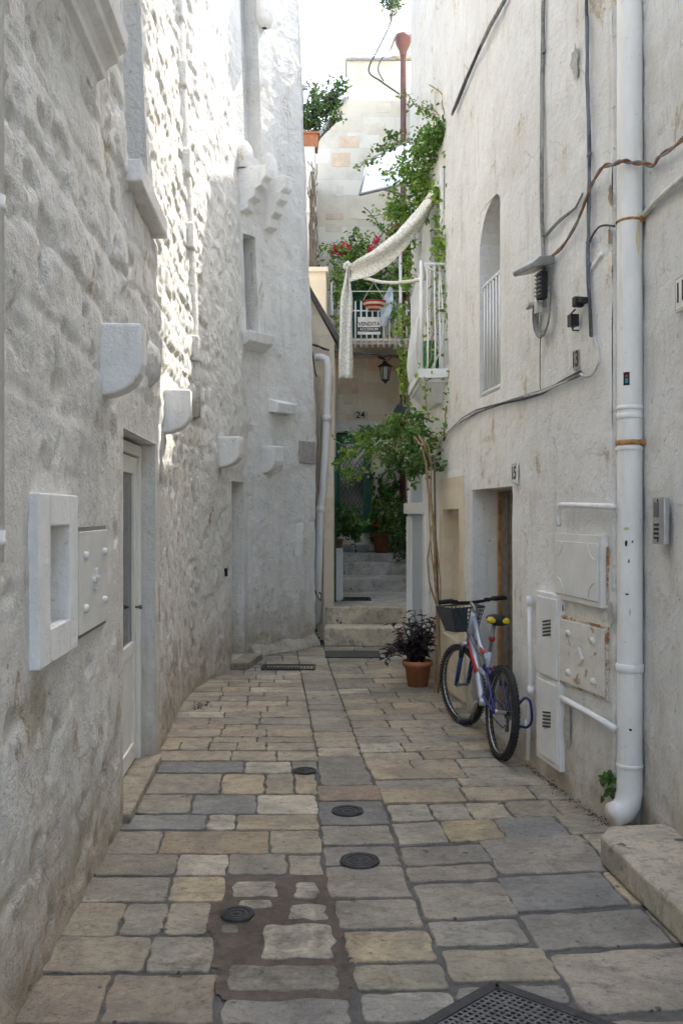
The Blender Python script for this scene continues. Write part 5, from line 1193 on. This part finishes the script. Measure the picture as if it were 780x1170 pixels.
# bougainvillea
bg=thing('bougainvillea','green bougainvillea with magenta blooms spilling over the far balcony','shrub',P(420,330,16.2))
m=MB(); ms=MB()
for a in ((395,300,16,22,16,420),(425,298,16.1,26,18,520),(455,300,16.1,20,26,420),(385,335,15.7,9,22,200),(440,330,16.3,26,14,300),(410,275,16.3,14,8,110),(465,270,16.2,16,14,240),(370,322,15.9,9,6,60),(388,360,15.6,6,16,80),(453,355,15.5,7,24,130)):
    cl(a[0],a[1],a[2],a[3],a[4],a[5],(G1,G2,G2,G3,G4),.085,.5)
for s_ in ([(400,330,16),(420,290,16.2),(440,262,16.3),(455,245,16.4)],[(430,320,16),(410,285,16.2),(380,290,16)],[(470,320,16),(455,280,16.2),(430,250,16.4),(418,236,16.5)]): strand(s_,70,(G2,G4,G1),.01,.08,.06)
m.build('foliage',LEAF,bg,fixn=False); ms.build('stem',TWIG,bg,fixn=False)
m=MB()
for (a,b,w,k) in ((383,284,5,60),(394,283,5,50),(388,289,4,20),(431,274,3,28),(446,266,5,40),(453,258,4,26),(424,284,2.5,14),(461,288,2,12),(455,290,2,8),(378,286,2,10)):
    for _ in range(k): leaf(m,P(a,b,15.6)+Vector((random.gauss(0,.5)*w*.0149,random.gauss(0,.06),random.gauss(0,.4)*w*.0149)),rv(),.06*random.uniform(.7,1.2),(.62,.03,.12),asp=.8)
m.build('blossom',LEAF,bg,fixn=False)
# bare vine trunks on far-left wall
m=MB()
for i in range(7):
    pts=[]; x=354+i*1.1
    for k in range(10): pts.append(P(x+random.gauss(0,.9),308-k*12.5*(1 if i<5 else .6),14.95-.03*i))
    m.tube(pts,[.022*(1-.07*k) for k in range(10)],5)
for i in range(10):
    a=random.uniform(354,361); b=random.uniform(200,300); m.tube([P(a,b,14.9),P(a+random.uniform(-4,6),b-8,14.9),P(a+random.uniform(-5,8),b-18,14.9)],.007,4)
tag(m.build('bare_vine',TWIG,None,fixn=False),'tangle of bare brown vine stems against the cream left tower wall','vine')
# roof shrub in planter
o=vine('planter_shrub','bushy green shrub growing in the terracotta roof planter',[PP([(352,150,15.3),(360,130,15.3),(372,112,15.3),(380,98,15.3)]),PP([(352,150,15.3),(350,132,15.3),(354,118,15.3)]),PP([(358,140,15.3),(375,125,15.3),(388,108,15.3)])],.009,2,.06,.075,(G1,G3,(.08,.10,.05),(.12,.12,.07)),cat='shrub',
   clumps=[(P(354,130,15.3),.28,.2,.26,620),(P(369,115,15.4),.28,.2,.26,560),(P(385,103,15.4),.2,.2,.2,280),(P(352,142,15.3),.2,.2,.1,120),(P(378,125,15.6),.25,.2,.14,180)])
o=vine('roof_plant','grey-green plant hanging over the top of the tall limestone block',[PP([(446,2,16.8),(442,12,16.7),(438,20,16.7)]),PP([(452,0,16.8),(440,0,16.7)])],.012,2,.06,.07,(G3,(.07,.10,.06)),cat='plant',clumps=[(P(446,0,16.8),.22,.15,.2,240)])
# pots
def pot(c,r,h,mat,parent,name='pot',rim=True,sq=1):
    m=MB(); m.lathe([(.001,0),(r*.72,0),(r*.95,h*.80),(r*1.08,h*.80),(r*1.1,h),(r*.98,h),(r*.95,h*.88),(.001,h*.88)],c,24); o=m.build(name,mat,parent); return o
c=Vector((.745,8.98,0)); pp=thing('potted_spiderwort','terracotta pot with dark purple trailing leaves beside the vine trunk','potted plant',c)
pot(c,.135,.25,TERRA,pp); m=MB(); m.lathe([(.001,.222),(.125,.222)],c,20); m.build('soil',SOIL,pp)
ml=MB(); ms=MB(); PUR=((.05,.035,.05),(.075,.04,.065),(.04,.05,.04),(.09,.05,.07),(.05,.07,.045))
for i in range(60):
    a=random.random()*6.28; sp=abs(random.gauss(0,.16)); hgt=random.uniform(.12,.42)*(1 if random.random()<.8 else 1.35)
    if i%6==0: a=math.pi+random.gauss(0,.4); sp=.32; hgt=random.uniform(-.02,.1)
    b=c+Vector((.05*math.cos(a),.05*math.sin(a),.23)); t=c+Vector((sp*math.cos(a),sp*math.sin(a)*.8,.25+hgt)); mid_=b.lerp(t,.5)+Vector((0,0,.05+.1*(sp>.3)))
    ms.tube([b,mid_,t],.004,4)
    for k in range(7):
        u=.25+.75*k/6; p=b.lerp(mid_,u*2) if u<.5 else mid_.lerp(t,u*2-1)
        d=Vector((random.gauss(0,1),random.gauss(0,1),random.uniform(-.3,.8))).normalized(); s_=random.uniform(.07,.13); sd=d.cross(Vector((0,0,1))).normalized()*s_*.20
        j=random.uniform(.7,1.5); q=random.choice(PUR); ml.tint=tuple(x*j for x in q)
        ml.add([p,p+d*s_*.5+sd,p+d*s_-Vector((0,0,s_*.25)),p+d*s_*.5-sd],[(0,1,2,3)])
ms.build('stem',simple('purple_stem',(.08,.04,.05),.7),pp,fixn=False); ml.build('foliage',LEAF,pp,fixn=False)
for i,(px,py) in enumerate(((486,752),(489,757))):
    pass
# geranium pot on the landing
c=Vector((.72,16.4,.975)); g=thing('potted_geranium','old terracotta pot with pale and red flowering geranium on the upper landing','potted plant',c)
pot(c,.17,.36,TERRAD,g); m=MB(); ms=MB(); D=16.4
for a in ((437,590,20,16,420),(430,605,12,10,150),(446,598,12,12,180)): cl(a[0]-.0,a[1],D,a[2]*.75,a[3]*.9,a[4],(G1,G3,G3,G2),.085,.4)
strand([(437,615,D),(430,590,D)],10,(G1,)); m.build('foliage',LEAF,g,fixn=False); ms.build('stem',TWIG,g,fixn=False)
m=MB()
for (a,b,t,k) in ((431,599,(.75,.06,.02),14),(436,588,(.5,.55,.25),22),(442,586,(.55,.58,.3),18),(434,592,(.4,.5,.2),12)):
    for _ in range(k): leaf(m,P(a,b,16.15)+rv()*.02,rv()+Vector((0,-1,0)),.045,t,asp=.9)
m.build('blossom',LEAF,g,fixn=False)
# pot on the post
c=Vector((-.05,13.02,1.19)); g=thing('potted_bush','dense dark green bush in a small terracotta pot on the white post','potted plant',c)
pot(c,.07,.13,TERRAD,g); m=MB(); ms=MB(); D=13.0
for a in ((390,590,15,14,420),(400,600,14,12,380),(408,597,9,10,180),(386,605,8,10,160),(396,582,12,8,160),(404,612,9,6,90)): cl(a[0],a[1],D,a[2]*.8,a[3]*.8,a[4],(G3,G1,GD,G3),.07,.35)
strand([(386,615,D),(392,595,D),(402,588,D)],10,(G1,)); strand([(388,612,D),(398,606,D),(406,618,D),(408,626,D)],26,(G3,GD)); m.build('foliage',LEAF,g,fixn=False); ms.build('stem',TWIG,g,fixn=False)
# climber against far wall and hanging plant right
g=thing('wall_ivy','dark green ivy climbing the limestone between green door and brown pipe','ivy',(.7,16.8,1.0)); m=MB(); ms=MB()
for a in ((432,565,16.7,8,18,200),(448,562,16.5,10,18,260),(428,590,16.75,5,20,130),(455,530,16.3,9,16,150),(425,560,16.8,3,20,70)): cl(*a,(G1,G3,G2),.075,.2)
strand([(428,620,16.8),(430,580,16.8),(440,550,16.7),(450,530,16.5)],60,(G1,G3)); m.build('foliage',LEAF,g,fixn=False); ms.build('stem',TWIG,g,fixn=False)
g=thing('trailing_bush','small-leaved dark bush trailing over the right side of the upper steps','shrub',(1.1,15.6,.9)); m=MB(); ms=MB()
for a in ((456,600,15.3,10,26,420),(462,585,15.4,7,20,240),(452,615,15.2,6,14,130),(465,625,15.2,4,14,80)): cl(*a,(G3,GD,G1),.06,.25)
strand([(462,630,15.3),(458,600,15.3),(464,570,15.4)],40,(G3,)); m.build('foliage',LEAF,g,fixn=False); ms.build('stem',TWIG,g,fixn=False)
# weeds
g=thing('wall_weed','small ivy tuft growing at the foot of the bent drainpipe','plant',P(359,738,11.75)); m=MB(); ms=MB(); cl(358,728,11.75,7,8,90,(G3,G1,GD),.06,.08); cl(356,716,11.78,3,8,30,(G3,G1),.05,.05); strand([(358,740,11.75),(356,715,11.8)],8,(G3,)); m.build('foliage',LEAF,g,fixn=False); ms.build('stem',TWIG,g,fixn=False)
g=thing('fern_weed','green fern sprig growing from wall behind the thick drainpipe','plant',P(697,910,4.95)); m=MB(); ms=MB(); cl(696,893,5.0,4,3,26,(G1,G3,G2),.055,.04); cl(699,906,4.98,2,5,14,(G3,),.05,.03); strand([(700,912,4.98),(697,893,5.0)],6,(G1,)); m.build('foliage',LEAF,g,fixn=False); ms.build('stem',TWIG,g,fixn=False)
m=MB(); MOSS=(.06,.07,.02)
for _ in range(420):
    D=random.uniform(4.95,6.2); p=rpos(D,0,abs(random.gauss(0,.03))+.01)[0]; p.z=abs(random.gauss(0,.012)); leaf(m,p,rv()+Vector((0,0,1)),random.uniform(.006,.016),random.choice((MOSS,(.09,.08,.04),(.05,.045,.03))))
tag(m.build('moss',LEAF,None,fixn=False),'moss and crumbs along the foot of the right wall','moss',kind='stuff')

# ================================================================== BICYCLE
rc=Vector((1.083,6.33,0)); fc=Vector((.945,7.36,0)); hd=(fc-rc).normalized(); lft=Vector((-hd.y,hd.x,0)); WB=(fc-rc).length
lean=R(4.0)
up=(Vector((0,0,1))*math.cos(lean)-lft*math.sin(lean)); lf2=up.cross(hd)
BM=Matrix(((hd.x,lf2.x,up.x,rc.x),(hd.y,lf2.y,up.y,rc.y),(hd.z,lf2.z,up.z,0),(0,0,0,1)))
bk=thing('mountain_bicycle','silver and red mountain bike with dark front basket and yellow saddle leaning by doorway 15','bicycle',rc)
RW_=.318
B=lambda x,y,z: BM@Vector((x,y,z))
# steering transform
hx,hz=WB-.165,.80   # head-tube mid
axd=Vector((-.30,0,.954)).normalized()
ST=Matrix.Translation((hx,0,hz))@Matrix.Rotation(R(17),4,axd)@Matrix.Translation((-hx,0,-hz))
S=lambda x,y,z: BM@(ST@Vector((x,y,z)))
def wheel(fr,cx_,name='wheel'):
    m=MB(); n=40; c=lambda a,r,y: fr(cx_+r*math.cos(a),y,RW_+r*math.sin(a))
    def torus(mb,R0,prof,nn=n):
        vs=[];k=len(prof)
        for i in range(nn):
            a=2*math.pi*i/nn
            for (dr,y) in prof: vs.append(c(a,R0+dr,y))
        fs=[(i*k+j,i*k+(j+1)%k,((i+1)%nn)*k+(j+1)%k,((i+1)%nn)*k+j) for i in range(nn) for j in range(k)]
        mb.smooth=True; mb.add(vs,fs); mb.smooth=False
    torus(m,.272,[(0,.012),(.012,.014),(.012,-.014),(0,-.012)])
    hubp=[fr(cx_,-.05,RW_),fr(cx_,-.03,RW_),fr(cx_,.03,RW_),fr(cx_,.05,RW_)]; m.tube(hubp,[.02,.014,.014,.02],10)
    w=m.build(name,ALU,bk)
    t=MB(); pr=[(.024*math.cos(b),.026*math.sin(b)) for b in np.linspace(0,2*math.pi,10,endpoint=False)]; torus(t,.294,pr,48)
    for i in range(72):
        a=2*math.pi*i/72
        for y,da in ((.017,0),(-.017,.04)):
            p=c(a+da,.315,y); q=c(a+da,.325,y*1.25); q2=c(a+da+.04,.324,y*1.1); q3=c(a+da+.04,.313,y*.7); q4=c(a+da,.300,y*1.6)
            t.add([p,q,q2,q3,q4],[(0,1,2,3),(1,4,2),(0,4,1)])
    t.build('tyre',RUBBER,w,fixn=False)
    s_=MB()
    for i in range(28):
        a=2*math.pi*i/28; y=.03 if i%2 else -.03; s_.tube([c(a+(.5 if (i//2)%2 else -.5),.018,y),c(a,.272,0)],.0012,3,cap=False)
    s_.build('spoke_set',ALU,w,fixn=False); return w
wheel(B,0); wheel(S,WB)
# frame
m=MB(); BB=(.42,0,.30); SC=(.36,0,.52)
ht=(hx+.02,0,hz-.06); ht2=(hx-.035,0,hz+.09)
m.tube([B(*ht),B(.62,0,.50),B(.50,0,.33),B(*BB)],[.026,.028,.027,.024],10); m.tube([B(*ht2),B(.62,0,.70),B(.40,0,.62)],[.020,.019,.02],10)
m.tube([B(.40,0,.50),B(.36,0,.68)],.019,10); m.tube([B(.42,0,.5),B(.60,0,.52)],.016,8)
m.tube([B(hx+.035,0,hz-.11),B(hx-.04,0,hz+.12)],.028,12); m.tube([B(.42,-.035,.30),B(.42,.035,.30)],.026,12); m.build('frame',SILVER,bk)
m=MB(); m.tube([B(ht[0]-.02,.012,ht[2]-.04),B(.60,.020,.49)],[.020,.020],8); m.tube([B(.55,.008,.672),B(.46,.008,.645)],.019,8); m.build('frame_stripe',REDP,bk)
m=MB()
for y in (-.055,.055): m.tube([B(0,y,RW_),B(.18,y*.9,.34),B(.38,y*.5,.36)],.011,8); m.tube([B(0,y,RW_),B(.14,y,.47),B(.30,y*.6,.53)],.010,8)
m.tube([B(.38,-.03,.36),B(.38,.03,.36)],.014,8); m.tube([B(.30,-.035,.53),B(.30,.035,.53)],.012,8); m.tube([B(.38,0,.36),B(.33,0,.45),B(.30,0,.53)],.014,8); m.build('swingarm',BLUEP,bk)
m=MB(); q=[B(.30,0,.53).lerp(B(.46,0,.56),i/16) for i in range(17)]; m.tube(q,[.026 if i%2 else .018 for i in range(17)],10); m.build('shock_spring',BLUEP,bk)
m=MB()
for y in (-.055,.055): m.tube([S(WB,y,RW_),S(WB-.02,y,RW_+.05),S(WB-.085,y,.56)],[.014,.017,.018],10)
fk=m.build('fork',NAVY,bk)
for y in (-.055,.055): m=MB(); m.tube([S(WB-.085,y,.56),S(WB-.11,y,.65)],.021,10); m.build('fork_boot',BLACK,fk)
m=MB(); M_=[S(WB-.115,-.07,.665),S(WB-.115,.07,.665)]; m.tube(M_,.022,8); m.tube([S(WB-.12,0,.67),S(hx+.035,0,hz-.10)],.018,8); m.build('fork_crown',ALU,fk)
m=MB(); m.tube([S(hx-.04,0,hz+.1),S(hx-.055,0,hz+.155)],.016,8); m.tube([S(hx-.055,0,hz+.15),S(hx+.02,0,hz+.19)],.015,8); m.build('stem',GREYM,bk)
m=MB(); m.tube([S(hx-.03,.29,hz+.215),S(hx-.01,.20,hz+.215),S(hx+.015,.11,hz+.195),S(hx+.02,0,hz+.19),S(hx+.015,-.11,hz+.195),S(hx-.01,-.20,hz+.215),S(hx-.03,-.29,hz+.215)],.0125,8)
hbr=m.build('handlebar',BLACK,bk)
for s_ in (-1,1):
    m=MB(); m.tube([S(hx-.03,s_*.30,hz+.215),S(hx-.02,s_*.24,hz+.215),S(hx-.012,s_*.18,hz+.215)],[.017,.019,.018],10); m.build('grip',RUBBER,hbr)
    m=MB(); m.tube([S(hx+.0,s_*.15,hz+.21),S(hx+.05,s_*.17,hz+.20),S(hx+.045,s_*.27,hz+.19)],.007,6); m.box((0,0,0),(.03,.04,.03),M=BM@ST@Matrix.Translation((hx+.01,s_*.15,hz+.205))); m.build('brake_lever',DARKM,hbr)
m=MB()
for s_ in (-1,1): m.tube([S(hx+.04,s_*.15,hz+.2),S(hx+.12,s_*.12,hz+.16),S(hx+.12,s_*.03,hz+.02),S(hx+.05,0,hz-.08)],.003,5)
m.tube([S(hx+.04,.15,hz+.2),S(hx+.05,.06,hz+.06),B(.65,.03,.66),B(.45,.02,.62),B(.2,.04,.5),B(.03,.05,.36)],.003,5); m.build('brake_cable',BLACK,bk)
# basket
MESH=simple('basket_mesh',(.045,.047,.05),.6,0,.2,.2,30)
def BK(x,y,z): return S(hx+.05+x,y,hz-.045+z)
m=MB(); T=[(0,-.15,.19),(.22,-.165,.19),(.22,.165,.19),(0,.15,.19)]; Bo=[(.03,-.10,0),(.17,-.11,0),(.17,.11,0),(.03,.10,0)]
for i in range(4):
    t0,t1,b0,b1=[Vector(v) for v in (T[i],T[(i+1)%4],Bo[i],Bo[(i+1)%4])]
    k=9
    for j in range(k+1):
        u=j/k; m.tube([BK(*t0.lerp(t1,u)),BK(*b0.lerp(b1,u))],.0028,4)
    for j in range(7):
        u=j/6; m.tube([BK(*t0.lerp(b0,u)),BK(*t1.lerp(b1,u))],.0028 if j not in (0,) else .007,5)
for j in range(6): u=j/5; m.tube([BK(*Vector(Bo[0]).lerp(Vector(Bo[3]),u)),BK(*Vector(Bo[1]).lerp(Vector(Bo[2]),u))],.0028,4)
bs=m.build('basket',MESH,bk)
m=MB()
vs=[BK(x,y,z) for x,y,z in ((.0,.152,.185),(.22,.168,.185),(.17,.113,.003),(.03,.103,.003),(-.002,.01,.185),(.028,-.0,.003))]
m.add(vs,[(0,1,2,3),(0,3,5,4)]); m.build('basket_panel',simple('basket_plastic',(.06,.07,.075),.5),bs,solid=.004)
m=MB(); m.tube([BK(.0,0,.02),S(hx+.02,0,hz-.02)],.008,6); m.tube([BK(.03,.11,-.008),BK(.17,.115,-.008)],.006,6); m.build('basket_bracket',simple('cream_plastic',(.5,.47,.4),.5),bs)
# seat
m=MB(); m.tube([B(.375,0,.66),B(.315,0,.90)],[.0145,.0135],10); m.build('seatpost',GREYM,bk)
m=MB(); n=14; sec=[(-.10,.075,.0),(-.07,.085,.012),(-.02,.075,.014),(.03,.045,.008),(.09,.026,.0),(.145,.018,-.008),(.165,.006,-.015)]
vs=[];kk=10
for (x,w_,z) in sec:
    for j in range(kk):
        a=2*math.pi*j/kk; vs.append(B(.30+x,w_*math.cos(a),.925+z+(.028 if math.sin(a)>0 else .035)*math.sin(a)))
m.smooth=True; m.add(vs,[(i*kk+j,i*kk+(j+1)%kk,(i+1)*kk+(j+1)%kk,(i+1)*kk+j) for i in range(len(sec)-1) for j in range(kk)]+[tuple(range(kk)),tuple(range(6*kk,7*kk))]); m.smooth=False
sd=m.build('saddle',BLACK,bk)
m=MB(); m.smooth=True
for s_ in (-1,1):
    m.lathe([(.001,.03),(.022,.026),(.034,.01),(.034,-.008),(.02,-.022),(.001,-.026)],(0,0,0),12,BM@Matrix.Translation((.222,s_*.050,.925))@Matrix.Diagonal((1.0,.98,.9,1)))
m.build('saddle_pad',YEL,sd)
m=MB()
for s_ in (-1,1): m.tube([B(.24,s_*.025,.905),B(.30,s_*.022,.893),B(.38,s_*.015,.905)],.004,5)
m.build('saddle_rail',ALU,sd)
m=MB(); m.lathe([(.02,-.003),(.088,-.003),(.09,0),(.088,.003),(.02,.003)],(0,0,0),26,BM@Matrix.Translation((.42,-.055,.30))@Matrix.Rotation(R(90),4,'X')); 
ca=R(-68)
m.build('chainring',GREYM,bk)
for s_,a in ((-1,R(112)),(1,R(-68))):
    m=MB(); m.tube([B(.42,s_*.045,.30),B(.42,s_*.066,.30),B(.42+.165*math.cos(a),s_*.08,.30+.165*math.sin(a))],.011,8); cr=m.build('crank',GREYM,bk)
    m=MB(); m.box((.42+.165*math.cos(a),s_*.13,.30+.165*math.sin(a)),(.075,.085,.022),M=BM); m.build('pedal',BLACK,cr,bevel=.004)
m=MB()
for r_,y in ((.045,-.03),(.038,-.036),(.03,-.042)): m.lathe([(.01,-.002),(r_,-.002),(r_,.002),(.01,.002)],(0,0,0),20,BM@Matrix.Translation((0,y,RW_))@Matrix.Rotation(R(90),4,'X'))
m.build('sprocket_set',DARKM,bk)
m=MB(); m.tube([B(.42,-.052,.39),B(0,-.04,RW_+.04)],.005,5); m.tube([B(.42,-.052,.212),B(.1,-.045,.19),B(.01,-.045,.24),B(.03,-.042,.28)],.005,5); m.build('chain',DARKM,bk)
m=MB(); m.box((.02,-.05,.23),(.03,.02,.10),M=BM); m.build('derailleur',DARKM,bk,bevel=.005)
m=MB(); m.tube([B(.30,.0,.56),B(.24,0,.6),B(.22,0,.58)],.006,6) ; m.lathe([(.001,-.01),(.022,-.01),(.024,0),(.022,.01),(.001,.01)],(0,0,0),12,BM@Matrix.Translation((.34,.0,.78))@Matrix.Rotation(R(90),4,'Y')); m.build('reflector',REDP,bk)
# lock cable
q=[B(-.26,.0,.30),B(-.27,-.08,.42)+Vector((0,0,0)),RWP(596,800,.07),RWP(600,797,.10),RWP(605,801,.09),RWP(607,812,.06),RWP(607,825,.05),RWP(601,831,.06),RWP(594,830,.08),B(-.24,-.02,.22)]
q[0]=B(-.20,0,.40); q[1]=RWP(591,806,.10); q[9]=B(-.2,-.01,.22)
free_tube('bike_lock','blue cable lock looping from the rear wheel to the thin vertical pipe',q,.009,BLUEC,'lock')

# ================================================================== WORLD, SUN, CAMERA
AZ=R(38); EL=R(58)
w=bpy.data.worlds.new('World'); bpy.context.scene.world=w; w.use_nodes=True; nt=w.node_tree
sky=nt.nodes.new('ShaderNodeTexSky'); sky.sky_type='NISHITA'; sky.sun_disc=False; sky.sun_elevation=EL; sky.sun_rotation=AZ; sky.air_density=1.0; sky.dust_density=3.0; sky.ozone_density=1.0
nt.links.new(sky.outputs[0],nt.nodes['Background'].inputs[0]); nt.nodes['Background'].inputs[1].default_value=.15
sd_=Vector((math.sin(AZ)*math.cos(EL),math.cos(AZ)*math.cos(EL),math.sin(EL)))
l=bpy.data.lights.new('sun','SUN'); l.energy=2.0; l.angle=R(.5); l.color=(1,.95,.87); lo=bpy.data.objects.new('sun',l); C.objects.link(lo); lo.location=(3,6,20)
lo.rotation_euler=sd_.to_track_quat('Z','Y').to_euler()
cam=bpy.data.cameras.new('camera'); cam.sensor_fit='HORIZONTAL'; cam.sensor_width=24; cam.lens=F/780*24; cam.clip_end=500; cam.clip_start=.05
co=bpy.data.objects.new('camera',cam); C.objects.link(co); co.location=(0,0,EYE); co.rotation_euler=(R(90),0,0)
s=bpy.context.scene; s.camera=co
s.view_settings.view_transform='Standard'; s.view_settings.look='None'; s.view_settings.exposure=2.4; s.view_settings.use_white_balance=True; s.view_settings.white_balance_temperature=6650; s.view_settings.white_balance_tint=7; s.view_settings.gamma=1
s.cycles.use_denoising=True; s.cycles.max_bounces=10; s.cycles.diffuse_bounces=8; s.cycles.glossy_bounces=3; s.cycles.transmission_bounces=4; s.cycles.transparent_max_bounces=12
s.cycles.sample_clamp_indirect=10; s.cycles.use_adaptive_sampling=True; s.cycles.adaptive_threshold=.03
